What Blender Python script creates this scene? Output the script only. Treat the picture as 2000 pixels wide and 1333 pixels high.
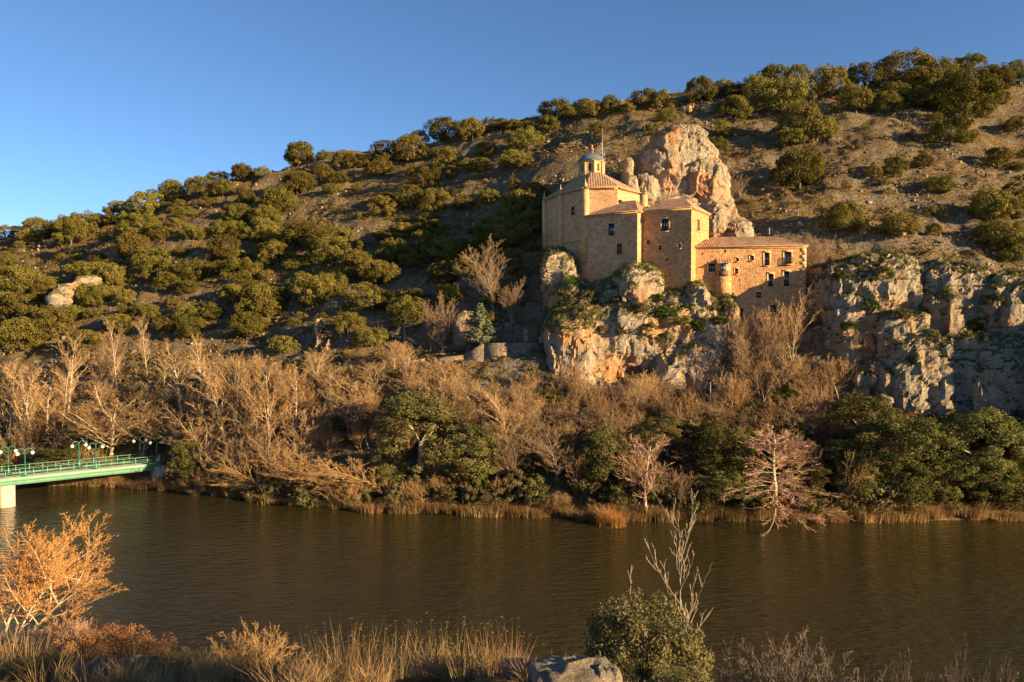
import bpy, math, random
import numpy as np
from mathutils import Vector, Matrix

# ------------------------------------------------------------------ camera, light
F, CX, CY, HC, PITCH = 1450.0, 1000.0, 666.5, 24.0, 0.0248
SUN_BETA, SUN_EL = 29.0, 12.5          # degrees: towards the camera from +X, and elevation
SUN_STRENGTH, SKY_STRENGTH, EXPOSURE = 5.0, 0.070, 1.42

for o in list(bpy.data.objects):
    bpy.data.objects.remove(o, do_unlink=True)
scene = bpy.context.scene
COL = scene.collection

cam_d = bpy.data.cameras.new('camera')
cam = bpy.data.objects.new('camera', cam_d)
COL.objects.link(cam)
cam.location = (0, 0, HC)
cam.rotation_euler = (math.pi / 2 - math.atan(PITCH), 0, 0)
cam_d.sensor_width = 36.0
cam_d.lens = 36.0 * F / 2000.0
cam_d.clip_start = 0.1
cam_d.clip_end = 4000
scene.camera = cam
scene.render.resolution_x, scene.render.resolution_y = 1024, 682

b_, e_ = math.radians(SUN_BETA), math.radians(SUN_EL)
SUN = Vector((math.cos(b_) * math.cos(e_), -math.sin(b_) * math.cos(e_), math.sin(e_)))

world = bpy.data.worlds.new('World')
scene.world = world
world.use_nodes = True
wn = world.node_tree
wn.nodes.clear()
sky = wn.nodes.new('ShaderNodeTexSky')
sky.sky_type = 'NISHITA'
sky.sun_disc = False
sky.sun_elevation = e_
sky.sun_rotation = math.atan2(SUN.x, SUN.y)
sky.altitude = 1000
sky.air_density = 0.85
sky.dust_density = 0.0
sky.ozone_density = 3.8
bg = wn.nodes.new('ShaderNodeBackground')
bg.inputs['Strength'].default_value = SKY_STRENGTH
wo = wn.nodes.new('ShaderNodeOutputWorld')
wn.links.new(sky.outputs[0], bg.inputs[0])
wn.links.new(bg.outputs[0], wo.inputs[0])

sl = bpy.data.lights.new('sun', 'SUN')
sl.energy = SUN_STRENGTH
sl.angle = math.radians(0.53)
sl.color = (1.0, 0.72, 0.38)
so = bpy.data.objects.new('sun', sl)
COL.objects.link(so)
so.rotation_euler = SUN.to_track_quat('Z', 'Y').to_euler()
so.location = SUN * 200
vs = scene.view_settings
vs.view_transform = 'Standard'
vs.look = 'None'
vs.gamma = 1.0
vs.exposure = EXPOSURE
vs.use_curve_mapping = False

# ------------------------------------------------------------------ helpers
rng = np.random.default_rng(7)
rnd = random.Random(11)
_cp, _sp = math.cos(math.atan(PITCH)), math.sin(math.atan(PITCH))


def ray(px, py):
    """direction through a photo pixel, scaled so that its Y is 1"""
    a, b = (px - CX) / F, (py - CY) / F
    y = _cp - b * _sp
    return np.array([a / y, 1.0, (-_sp - b * _cp) / y])


def at(px, py, D):
    r = ray(px, py)
    return np.array([r[0] * D, D, HC + r[2] * D])


def _hash(ix, iy, iz, seed):
    h = (ix.astype(np.int64) * 374761393 + iy.astype(np.int64) * 668265263 + iz.astype(np.int64) * 2147483647 + seed * 974711) & 0xFFFFFFFF
    h = ((h ^ (h >> 13)) * 1274126177) & 0xFFFFFFFF
    h = ((h ^ (h >> 16)) * 2246822519) & 0xFFFFFFFF
    h = h ^ (h >> 15)
    return (h & 0xFFFF).astype(np.float64) / 32767.5 - 1.0


def vnoise(p, seed=0):
    p = np.asarray(p, float)
    i = np.floor(p).astype(np.int64)
    f = p - i
    f = f * f * f * (f * (f * 6 - 15) + 10)
    r = 0
    for dx in (0, 1):
        wx = f[:, 0] if dx else 1 - f[:, 0]
        for dy in (0, 1):
            wy = f[:, 1] if dy else 1 - f[:, 1]
            for dz in (0, 1):
                wz = f[:, 2] if dz else 1 - f[:, 2]
                r = r + wx * wy * wz * _hash(i[:, 0] + dx, i[:, 1] + dy, i[:, 2] + dz, seed)
    return r


def fbm(p, octv=4, seed=0, gain=0.5):
    p = np.asarray(p, float)
    r, a = 0, 1.0
    for o in range(octv):
        r = r + a * vnoise(p, seed + o)
        p = p * 2.03 + 17.1
        a *= gain
    return r


def facets(p, cell, seed):
    """offset of broken rock faces: every cell is cut by a plane of its own"""
    q = p / np.asarray(cell, float)
    i = np.floor(q).astype(np.int64)
    best = np.full(len(q), 1e9)
    out = np.zeros(len(q))
    for dx in (-1, 0, 1):
        for dy in (-1, 0, 1):
            for dz in (-1, 0, 1):
                c = i + np.array([dx, dy, dz])
                h = [_hash(c[:, 0], c[:, 1], c[:, 2], seed + k) for k in range(7)]
                ctr = c + 0.5 + 0.45 * np.stack(h[:3], -1)
                v = q - ctr
                d = (v * v).sum(1)
                val = (v * np.stack(h[3:6], -1)).sum(1) + 0.35 * h[6]
                m = d < best
                best = np.where(m, d, best)
                out = np.where(m, val, out)
    return out


def ridged(p, octv=4, seed=0, gain=0.5):
    p = np.asarray(p, float)
    r, a = 0, 1.0
    for o in range(octv):
        r = r + a * (1 - 2 * np.abs(vnoise(p, seed + o)))
        p = p * 2.1 + 9.7
        a *= gain
    return r


class MB:
    """collects quads and triangles, then makes one mesh"""
    def __init__(s):
        s.V, s.Q, s.T, s.n = [], [], [], 0

    def add(s, V, Q=None, T=None):
        V = np.asarray(V, float).reshape(-1, 3)
        if Q is not None and len(Q):
            s.Q.append(np.asarray(Q, np.int64).reshape(-1, 4) + s.n)
        if T is not None and len(T):
            s.T.append(np.asarray(T, np.int64).reshape(-1, 3) + s.n)
        s.V.append(V)
        s.n += len(V)
        return s

    def box(s, c, d, R=None):
        """box with centre c, full size d, optional 3x3 axes (rows)"""
        g = np.array([[x, y, z] for x in (-.5, .5) for y in (-.5, .5) for z in (-.5, .5)]) * np.asarray(d, float)
        if R is not None:
            g = g @ np.asarray(R, float)
        return s.add(g + np.asarray(c, float), [(0, 1, 3, 2), (4, 6, 7, 5), (0, 4, 5, 1), (2, 3, 7, 6), (0, 2, 6, 4), (1, 5, 7, 3)])

    def tube(s, P, r, k=6, cap=True):
        P = np.asarray(P, float)
        n = len(P)
        r = np.broadcast_to(np.asarray(r, float), (n,))
        t = np.gradient(P, axis=0)
        t /= np.linalg.norm(t, axis=1)[:, None] + 1e-9
        ref = np.array([0.31, 0.17, 0.93]) if abs(t[:, 2]).mean() < 0.8 else np.array([1.0, 0.2, 0.05])
        u = np.cross(t, ref)
        u /= np.linalg.norm(u, axis=1)[:, None] + 1e-9
        v = np.cross(t, u)
        a = np.arange(k) * 2 * math.pi / k
        V = P[:, None, :] + r[:, None, None] * (np.cos(a)[None, :, None] * u[:, None, :] + np.sin(a)[None, :, None] * v[:, None, :])
        i = np.arange(n - 1)[:, None] * k
        j = np.arange(k)[None, :]
        j2 = (j + 1) % k
        Q = np.stack([i + j, i + j2, i + k + j2, i + k + j], -1).reshape(-1, 4)
        s.add(V.reshape(-1, 3), Q)
        if cap and k == 4:
            b = s.n - n * k
            s.Q.append(np.array([[b, b + 3, b + 2, b + 1], [b + (n - 1) * k + q for q in range(4)]]))
        elif cap:
            for e in (0, n - 1):
                c0 = s.n
                b = s.n - n * k if e == 0 else None
                base = s.n - n * k - (1 if e else 0)
                s.V.append(P[e][None])
                s.n += 1
                rr = base + e * k + np.arange(k)
                s.T.append(np.stack([rr, np.roll(rr, -1), np.full(k, c0)], -1))
        return s

    def lathe(s, c, prof, k=12):
        """profile of (radius, height) turned about z through c"""
        P = np.asarray(prof, float)
        a = np.arange(k) * 2 * math.pi / k
        V = np.stack([P[:, 0, None] * np.cos(a), P[:, 0, None] * np.sin(a), np.repeat(P[:, 1, None], k, 1)], -1)
        n = len(P)
        i = np.arange(n - 1)[:, None] * k
        j = np.arange(k)[None]
        j2 = (j + 1) % k
        return s.add(V.reshape(-1, 3) + np.asarray(c, float), np.stack([i + j, i + j2, i + k + j2, i + k + j], -1).reshape(-1, 4))

    def mesh(s, name, mat=None, smooth=False):
        V = np.concatenate(s.V)
        Q = np.concatenate(s.Q) if s.Q else np.zeros((0, 4), np.int64)
        T = np.concatenate(s.T) if s.T else np.zeros((0, 3), np.int64)
        me = bpy.data.meshes.new(name)
        me.vertices.add(len(V))
        me.vertices.foreach_set('co', V.astype(np.float32).ravel())
        nl = Q.size + T.size
        me.loops.add(nl)
        me.loops.foreach_set('vertex_index', np.concatenate([Q.ravel(), T.ravel()]).astype(np.int32))
        me.polygons.add(len(Q) + len(T))
        st = np.concatenate([np.arange(len(Q)) * 4, Q.size + np.arange(len(T)) * 3]).astype(np.int32)
        me.polygons.foreach_set('loop_start', st)
        if smooth:
            me.polygons.foreach_set('use_smooth', np.ones(len(Q) + len(T), bool))
        me.update(calc_edges=True)
        me.validate()
        if mat:
            me.materials.append(mat)
        return me

    def obj(s, name, mat, parent=None, smooth=False):
        return link(name, s.mesh(name, mat, smooth), parent)


def link(name, me, parent=None):
    o = bpy.data.objects.new(name, me)
    COL.objects.link(o)
    if parent is not None:
        o.parent = parent
    return o


def tag(o, label, cat, group=None):
    o['label'] = label
    o['category'] = cat
    if group:
        o['group'] = group
    return o


def thing(name, label, cat, group=None, loc=(0, 0, 0), rz=0.0, sc=(1, 1, 1)):
    o = bpy.data.objects.new(name, None)
    o.empty_display_size = 0.3
    COL.objects.link(o)
    o.location = loc
    o.rotation_euler = (0, 0, rz)
    o.scale = sc
    return tag(o, label, cat, group)


def structure(o):
    o['kind'] = 'structure'
    return o


def stuff(o):
    o['kind'] = 'stuff'
    return o

# ------------------------------------------------------------------ materials


def mat_new(name):
    m = bpy.data.materials.new(name)
    m.use_nodes = True
    nt = m.node_tree
    b = nt.nodes['Principled BSDF']
    return m, nt, b


def N(nt, kind, **kw):
    n = nt.nodes.new(kind)
    for k, v in kw.items():
        if k in n.inputs:
            n.inputs[k].default_value = v
        else:
            setattr(n, k, v)
    return n


def ramp(nt, fac, stops, interp='LINEAR'):
    r = nt.nodes.new('ShaderNodeValToRGB')
    r.color_ramp.interpolation = interp
    el = r.color_ramp.elements
    while len(el) < len(stops):
        el.new(0.5)
    for e, (p, c) in zip(el, stops):
        e.position = p
        e.color = (c[0], c[1], c[2], 1) if hasattr(c, '__len__') else (c, c, c, 1)
    nt.links.new(fac, r.inputs[0])
    return r.outputs[0]


def mix(nt, fac, a, b, mode='MIX'):
    m = nt.nodes.new('ShaderNodeMix')
    m.data_type = 'RGBA'
    m.blend_type = mode
    for sock, v in ((m.inputs[0], fac), (m.inputs[6], a), (m.inputs[7], b)):
        if isinstance(v, bpy.types.NodeSocket):
            nt.links.new(v, sock)
        else:
            sock.default_value = v if not hasattr(v, '__len__') else (v[0], v[1], v[2], 1)
    return m.outputs[2]


def noise_tex(nt, vec, scale, detail=4, rough=0.55, dist=0.0):
    n = N(nt, 'ShaderNodeTexNoise')
    n.inputs['Scale'].default_value = scale
    n.inputs['Detail'].default_value = detail
    n.inputs['Roughness'].default_value = rough
    n.inputs['Distortion'].default_value = dist
    nt.links.new(vec, n.inputs['Vector'])
    return n.outputs[0]


def pos(nt):
    return N(nt, 'ShaderNodeNewGeometry').outputs['Position']


def objco(nt):
    return N(nt, 'ShaderNodeTexCoord').outputs['Object']


def bump(nt, b, h, strength, dist):
    n = nt.nodes.new('ShaderNodeBump')
    n.inputs['Strength'].default_value = strength
    n.inputs['Distance'].default_value = dist
    nt.links.new(h, n.inputs['Height'])
    nt.links.new(n.outputs[0], b.inputs['Normal'])
    return n


def mat_leaf(name, c0, c1, transl=0.25, scale=1.2):
    """foliage: colour varies by tree and by leaf clump"""
    m, nt, b = mat_new(name)
    inf = N(nt, 'ShaderNodeObjectInfo').outputs['Random']
    n = noise_tex(nt, pos(nt), scale, 2)
    c = mix(nt, ramp(nt, n, [(0.32, 0.0), (0.68, 1.0)]), c0, c1)
    v = N(nt, 'ShaderNodeHueSaturation')
    mr = N(nt, 'ShaderNodeMapRange')
    mr.inputs[3].default_value, mr.inputs[4].default_value = 0.62, 1.28
    nt.links.new(inf, mr.inputs[0])
    nt.links.new(mr.outputs[0], v.inputs['Value'])
    hr = N(nt, 'ShaderNodeMapRange')
    hr.inputs[3].default_value, hr.inputs[4].default_value = 0.485, 0.515
    mm = N(nt, 'ShaderNodeMath', operation='FRACT')
    m2 = N(nt, 'ShaderNodeMath', operation='MULTIPLY')
    m2.inputs[1].default_value = 7.31
    nt.links.new(inf, m2.inputs[0])
    nt.links.new(m2.outputs[0], mm.inputs[0])
    nt.links.new(mm.outputs[0], hr.inputs[0])
    nt.links.new(hr.outputs[0], v.inputs['Hue'])
    nt.links.new(c, v.inputs['Color'])
    out = nt.nodes['Material Output']
    d = N(nt, 'ShaderNodeBsdfDiffuse')
    t = N(nt, 'ShaderNodeBsdfTranslucent')
    g = N(nt, 'ShaderNodeMixShader')
    g.inputs[0].default_value = transl
    nt.links.new(v.outputs[0], d.inputs[0])
    nt.links.new(v.outputs[0], t.inputs[0])
    nt.links.new(d.outputs[0], g.inputs[1])
    nt.links.new(t.outputs[0], g.inputs[2])
    nt.links.new(g.outputs[0], out.inputs[0])
    nt.nodes.remove(b)
    return m


def mat_simple(name, c, rough=0.8, metal=0.0, var=0.0, scale=3.0, bmp=0.0):
    m, nt, b = mat_new(name)
    b.inputs['Roughness'].default_value = rough
    b.inputs['Metallic'].default_value = metal
    if var:
        n = noise_tex(nt, pos(nt), scale, 5)
        col = mix(nt, ramp(nt, n, [(0.3, 0.0), (0.7, 1.0)]), tuple(x * (1 - var) for x in c), tuple(min(1, x * (1 + var)) for x in c))
        nt.links.new(col, b.inputs['Base Color'])
        if bmp:
            bump(nt, b, n, 0.6, bmp)
    else:
        b.inputs['Base Color'].default_value = (*c, 1)
    return m


def mat_wall(name, c0, c1, mortar, stone=3.0, relief=0.05, dirt=0.5):
    """rubble masonry: stones of uneven colour in lime mortar, weather stains"""
    m, nt, b = mat_new(name)
    p = pos(nt)
    mp = N(nt, 'ShaderNodeMapping')
    mp.inputs['Scale'].default_value = (1, 1, 1.35)
    nt.links.new(p, mp.inputs[0])
    wob = N(nt, 'ShaderNodeTexNoise')
    wob.inputs['Scale'].default_value = 2.5
    nt.links.new(mp.outputs[0], wob.inputs['Vector'])
    ad = N(nt, 'ShaderNodeVectorMath', operation='MULTIPLY_ADD')
    ad.inputs[1].default_value = (0.25, 0.25, 0.25)
    nt.links.new(wob.outputs[1], ad.inputs[0])
    nt.links.new(mp.outputs[0], ad.inputs[2])
    v = N(nt, 'ShaderNodeTexVoronoi')
    v.inputs['Scale'].default_value = stone
    nt.links.new(ad.outputs[0], v.inputs['Vector'])
    ve = N(nt, 'ShaderNodeTexVoronoi', feature='DISTANCE_TO_EDGE')
    ve.inputs['Scale'].default_value = stone
    nt.links.new(ad.outputs[0], ve.inputs['Vector'])
    sep = N(nt, 'ShaderNodeSeparateColor')
    nt.links.new(v.outputs['Color'], sep.inputs[0])
    st = mix(nt, sep.outputs[0], c0, c1)
    st = mix(nt, ramp(nt, sep.outputs[1], [(0.75, 0.0), (1.0, 0.55)]), st, (0.16, 0.12, 0.09))
    joint = ramp(nt, ve.outputs['Distance'], [(0.02, 0.0), (0.12, 1.0)])
    col = mix(nt, joint, mortar, st)
    big = noise_tex(nt, p, 0.35, 5, 0.6)
    col = mix(nt, ramp(nt, big, [(0.48, 0.0), (0.75, dirt)]), col, (0.17, 0.125, 0.085))
    nt.links.new(col, b.inputs['Base Color'])
    b.inputs['Roughness'].default_value = 0.95
    b.inputs['Specular IOR Level'].default_value = 0.1
    bump(nt, b, joint, 0.7, relief)
    return m


def mat_ground():
    m, nt, b = mat_new('hill_ground')
    p = pos(nt)
    geo = N(nt, 'ShaderNodeNewGeometry')
    sx = N(nt, 'ShaderNodeSeparateXYZ')
    nt.links.new(geo.outputs['True Normal'], sx.inputs[0])
    n1 = noise_tex(nt, p, 0.06, 6, 0.6)
    n2 = noise_tex(nt, p, 0.5, 6, 0.65)
    n3 = noise_tex(nt, p, 2.2, 5, 0.7)
    grass = mix(nt, ramp(nt, n2, [(0.35, 0), (0.65, 1)]), (0.31, 0.18, 0.066), (0.15, 0.115, 0.037))
    soil = mix(nt, ramp(nt, n3, [(0.35, 0), (0.65, 1)]), (0.14, 0.098, 0.055), (0.25, 0.18, 0.11))
    c = mix(nt, ramp(nt, n1, [(0.42, 0), (0.58, 1)]), grass, soil)
    v = N(nt, 'ShaderNodeTexVoronoi')
    v.inputs['Scale'].default_value = 1.1
    nt.links.new(p, v.inputs['Vector'])
    rockm = ramp(nt, n2, [(0.52, 0), (0.62, 1)])
    c = mix(nt, rockm, c, mix(nt, n3, (0.13, 0.105, 0.075), (0.38, 0.30, 0.215)))
    steep = ramp(nt, sx.outputs[2], [(0.55, 1.0), (0.72, 0.0)])
    c = mix(nt, steep, c, mix(nt, n3, (0.13, 0.105, 0.075), (0.38, 0.30, 0.215)))
    c = mix(nt, ramp(nt, n3, [(0.48, 0), (0.62, 0.85)]), c, (0.07, 0.058, 0.02))
    nt.links.new(c, b.inputs['Base Color'])
    b.inputs['Roughness'].default_value = 1
    b.inputs['Specular IOR Level'].default_value = 0.05
    mx = N(nt, 'ShaderNodeMath', operation='ADD')
    nt.links.new(n2, mx.inputs[0])
    nt.links.new(n3, mx.inputs[1])
    bump(nt, b, mx.outputs[0], 1.0, 0.7)
    return m


def mat_rock(name, grey0, grey1, warm, warm_at=0.52, green=0.6):
    m, nt, b = mat_new(name)
    p = pos(nt)
    geo = N(nt, 'ShaderNodeNewGeometry')
    sx = N(nt, 'ShaderNodeSeparateXYZ')
    nt.links.new(geo.outputs['Normal'], sx.inputs[0])
    n1 = noise_tex(nt, p, 0.16, 6, 0.6, 0.6)
    n2 = noise_tex(nt, p, 1.1, 8, 0.7, 0.4)
    n3 = noise_tex(nt, p, 4.0, 5, 0.7)
    mp = N(nt, 'ShaderNodeMapping')
    mp.inputs['Scale'].default_value = (0.9, 0.9, 0.09)
    nt.links.new(p, mp.inputs[0])
    streak = noise_tex(nt, mp.outputs[0], 1.0, 5, 0.6)
    c = mix(nt, ramp(nt, n2, [(0.3, 0), (0.7, 1)]), grey0, grey1)
    c = mix(nt, ramp(nt, n1, [(warm_at - 0.05, 0), (warm_at + 0.1, 0.9)]), c, warm)
    c = mix(nt, ramp(nt, streak, [(0.56, 0), (0.66, 0.6)]), c, tuple(x * 0.8 for x in warm))
    c = mix(nt, ramp(nt, streak, [(0.34, 0.5), (0.42, 0)]), c, (0.10, 0.085, 0.07))
    c = mix(nt, ramp(nt, n3, [(0.57, 0), (0.75, 0.4)]), c, (0.10, 0.08, 0.055))
    # turf and moss where the rock is flat enough to hold soil
    up = N(nt, 'ShaderNodeMath', operation='ADD')
    nt.links.new(sx.outputs[2], up.inputs[0])
    ms = N(nt, 'ShaderNodeMath', operation='MULTIPLY')
    ms.inputs[1].default_value = 0.9
    nt.links.new(n2, ms.inputs[0])
    nt.links.new(ms.outputs[0], up.inputs[1])
    gm = ramp(nt, up.outputs[0], [(0.9, 0.0), (1.06, green)])
    c = mix(nt, gm, c, mix(nt, ramp(nt, n3, [(0.35, 0), (0.65, 1)]), (0.055, 0.075, 0.018), (0.19, 0.15, 0.06)))
    nt.links.new(c, b.inputs['Base Color'])
    b.inputs['Roughness'].default_value = 0.95
    b.inputs['Specular IOR Level'].default_value = 0.1
    mx = N(nt, 'ShaderNodeMath', operation='MULTIPLY_ADD')
    nt.links.new(n3, mx.inputs[0])
    mx.inputs[1].default_value = 0.35
    nt.links.new(n2, mx.inputs[2])
    bump(nt, b, mx.outputs[0], 1.0, 0.7)
    return m


def mat_water():
    m, nt, b = mat_new('river_water')
    p = pos(nt)
    hs = []
    for sc, rot, rough in (((0.55, 1.5, 1), 0.25, 0.5), ((1.6, 3.6, 1), -0.35, 0.55)):
        mp = N(nt, 'ShaderNodeMapping')
        mp.inputs['Scale'].default_value = sc
        mp.inputs['Rotation'].default_value = (0, 0, rot)
        nt.links.new(p, mp.inputs[0])
        hs.append(noise_tex(nt, mp.outputs[0], 1.0, 3, rough, 0.4))
    patch = noise_tex(nt, p, 0.07, 3)
    add = N(nt, 'ShaderNodeMath', operation='MULTIPLY_ADD')
    nt.links.new(hs[1], add.inputs[0])
    add.inputs[1].default_value = 0.45
    nt.links.new(hs[0], add.inputs[2])
    mu = N(nt, 'ShaderNodeMath', operation='MULTIPLY')
    nt.links.new(add.outputs[0], mu.inputs[0])
    nt.links.new(ramp(nt, patch, [(0.35, 0.55), (0.65, 1.0)]), mu.inputs[1])
    b.inputs['Base Color'].default_value = (0.036, 0.031, 0.010, 1)
    b.inputs['Roughness'].default_value = 0.06
    b.inputs['IOR'].default_value = 1.333
    bump(nt, b, mu.outputs[0], 1.0, 0.26)
    return m


def mat_tiles():
    m, nt, b = mat_new('roof_tile')
    p = pos(nt)
    v = N(nt, 'ShaderNodeTexVoronoi')
    v.inputs['Scale'].default_value = 2.6
    nt.links.new(p, v.inputs['Vector'])
    sep = N(nt, 'ShaderNodeSeparateColor')
    nt.links.new(v.outputs['Color'], sep.inputs[0])
    c = mix(nt, sep.outputs[0], (0.33, 0.17, 0.09), (0.52, 0.32, 0.18))
    n = noise_tex(nt, p, 1.3, 6, 0.7)
    c = mix(nt, ramp(nt, n, [(0.45, 0), (0.7, 0.7)]), c, (0.15, 0.115, 0.08))
    c = mix(nt, ramp(nt, sep.outputs[1], [(0.8, 0), (1, 0.6)]), c, (0.5, 0.4, 0.28))
    nt.links.new(c, b.inputs['Base Color'])
    b.inputs['Roughness'].default_value = 0.9
    b.inputs['Specular IOR Level'].default_value = 0.15
    return m


def mat_bark(name, c0, c1):
    m, nt, b = mat_new(name)
    n = noise_tex(nt, pos(nt), 3.0, 5)
    c = mix(nt, ramp(nt, n, [(0.3, 0), (0.7, 1)]), c0, c1)
    v = N(nt, 'ShaderNodeHueSaturation')
    mr = N(nt, 'ShaderNodeMapRange')
    mr.inputs[3].default_value, mr.inputs[4].default_value = 0.7, 1.2
    nt.links.new(N(nt, 'ShaderNodeObjectInfo').outputs['Random'], mr.inputs[0])
    nt.links.new(mr.outputs[0], v.inputs['Value'])
    nt.links.new(c, v.inputs['Color'])
    nt.links.new(v.outputs[0], b.inputs['Base Color'])
    b.inputs['Roughness'].default_value = 0.95
    b.inputs['Specular IOR Level'].default_value = 0.1
    return m


def mat_glass():
    m, nt, b = mat_new('window_glass')
    b.inputs['Base Color'].default_value = (0.30, 0.35, 0.42, 1)
    b.inputs['Roughness'].default_value = 0.06
    b.inputs['Metallic'].default_value = 0.9
    return m


M = {
    'ground': mat_ground(),
    'water': mat_water(),
    'crag': mat_rock('crag_rock', (0.29, 0.245, 0.19), (0.54, 0.43, 0.30), (0.60, 0.31, 0.125), 0.525, 0.9),
    'cliff': mat_rock('cliff_rock', (0.26, 0.22, 0.17), (0.50, 0.41, 0.30), (0.50, 0.28, 0.14), 0.54, 0.95),
    'pinnacle': mat_rock('pinnacle_rock', (0.30, 0.245, 0.175), (0.56, 0.455, 0.32), (0.56, 0.27, 0.11), 0.54, 0.4),
    'boulder': mat_rock('boulder_rock', (0.30, 0.25, 0.19), (0.54, 0.45, 0.34), (0.40, 0.27, 0.15), 0.6, 0.3),
    'parapet': mat_wall('parapet_stone', (0.20, 0.15, 0.10), (0.36, 0.28, 0.19), (0.22, 0.17, 0.12), 2.2, 0.08, 0.6),
    'rubble': mat_wall('rubble_wall', (0.47, 0.22, 0.09), (0.74, 0.42, 0.19), (0.60, 0.34, 0.155), 2.6, 0.07, 0.35),
    'render': mat_wall('rendered_wall', (0.50, 0.25, 0.125), (0.74, 0.42, 0.23), (0.64, 0.355, 0.19), 2.4, 0.03, 0.45),
    'ashlar': mat_simple('dressed_stone', (0.58, 0.36, 0.165), 0.9, 0, 0.25, 1.5, 0.02),
    'tiles': mat_tiles(),
    'slate': mat_simple('dome_slate', (0.13, 0.15, 0.19), 0.45, 0, 0.3, 2.0),
    'wood': mat_simple('window_wood', (0.06, 0.04, 0.03), 0.6),
    'shutter': mat_simple('shutter_wood', (0.11, 0.065, 0.04), 0.7, 0, 0.3, 6),
    'glass': mat_glass(),
    'iron': mat_simple('wrought_iron', (0.03, 0.03, 0.03), 0.5, 0.5),
    'copper': mat_simple('finial_red', (0.42, 0.12, 0.06), 0.5, 0.2),
    'bridge_green': mat_simple('bridge_paint', (0.16, 0.34, 0.23), 0.5, 0, 0.12, 1.2),
    'lamp_green': mat_simple('lamp_paint', (0.03, 0.22, 0.17), 0.4, 0.2),
    'globe': mat_simple('opal_globe', (0.85, 0.83, 0.8), 0.25),
    'concrete': mat_simple('concrete', (0.52, 0.42, 0.32), 0.9, 0, 0.15, 2.0, 0.02),
    'deck': mat_simple('deck_concrete', (0.38, 0.28, 0.2), 0.9, 0, 0.15, 2.0),
    'pole': mat_simple('galvanised_pole', (0.40, 0.42, 0.40), 0.5, 0.4),
    'path': mat_simple('gravel_path', (0.36, 0.32, 0.27), 1, 0, 0.2, 1.5),
    'oak': mat_leaf('oak_leaf', (0.120, 0.105, 0.024), (0.230, 0.185, 0.050), 0.2, 0.9),
    'evergreen': mat_leaf('evergreen_leaf', (0.095, 0.105, 0.028), (0.220, 0.195, 0.075), 0.22, 1.3),
    'willow': mat_leaf('sage_leaf', (0.13, 0.125, 0.055), (0.23, 0.20, 0.095), 0.25, 1.3),
    'bushleaf': mat_leaf('bush_leaf', (0.085, 0.085, 0.03), (0.25, 0.21, 0.10), 0.2, 2.2),
    'ivy': mat_leaf('green_leaf', (0.055, 0.095, 0.012), (0.12, 0.16, 0.025), 0.3, 1.3),
    'conifer': mat_leaf('conifer_needle', (0.10, 0.13, 0.075), (0.20, 0.21, 0.12), 0.1, 2.0),
    'scrub': mat_leaf('scrub_leaf', (0.085, 0.075, 0.025), (0.19, 0.14, 0.052), 0.2, 0.35),
    'straw': mat_leaf('dry_straw', (0.30, 0.19, 0.085), (0.45, 0.31, 0.15), 0.35, 0.8),
    'hillgrass': mat_leaf('hill_grass', (0.20, 0.13, 0.05), (0.36, 0.23, 0.09), 0.3, 0.4),
    'reed': mat_leaf('dry_reed', (0.42, 0.21, 0.065), (0.58, 0.33, 0.11), 0.35, 0.8),
    'heather': mat_leaf('rust_scrub', (0.26, 0.115, 0.05), (0.36, 0.19, 0.085), 0.3, 1.5),
    'bark_dark': mat_bark('oak_bark', (0.07, 0.055, 0.04), (0.15, 0.12, 0.085)),
    'bark_pale': mat_bark('pale_bark', (0.38, 0.29, 0.19), (0.62, 0.50, 0.35)),
    'twig_gold': mat_bark('golden_twig', (0.35, 0.21, 0.09), (0.51, 0.33, 0.155)),
    'twig_brown': mat_bark('brown_twig', (0.28, 0.18, 0.095), (0.44, 0.30, 0.17)),
    'twig_red': mat_bark('reddish_twig', (0.44, 0.25, 0.16), (0.62, 0.40, 0.27)),
    'twig_orange': mat_bark('orange_twig', (0.42, 0.20, 0.065), (0.58, 0.31, 0.11)),
    'twig_dark': mat_bark('dark_twig', (0.13, 0.10, 0.08), (0.22, 0.175, 0.14)),
    'twig_grey': mat_bark('grey_twig', (0.22, 0.18, 0.14), (0.36, 0.30, 0.24)),
}

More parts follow.
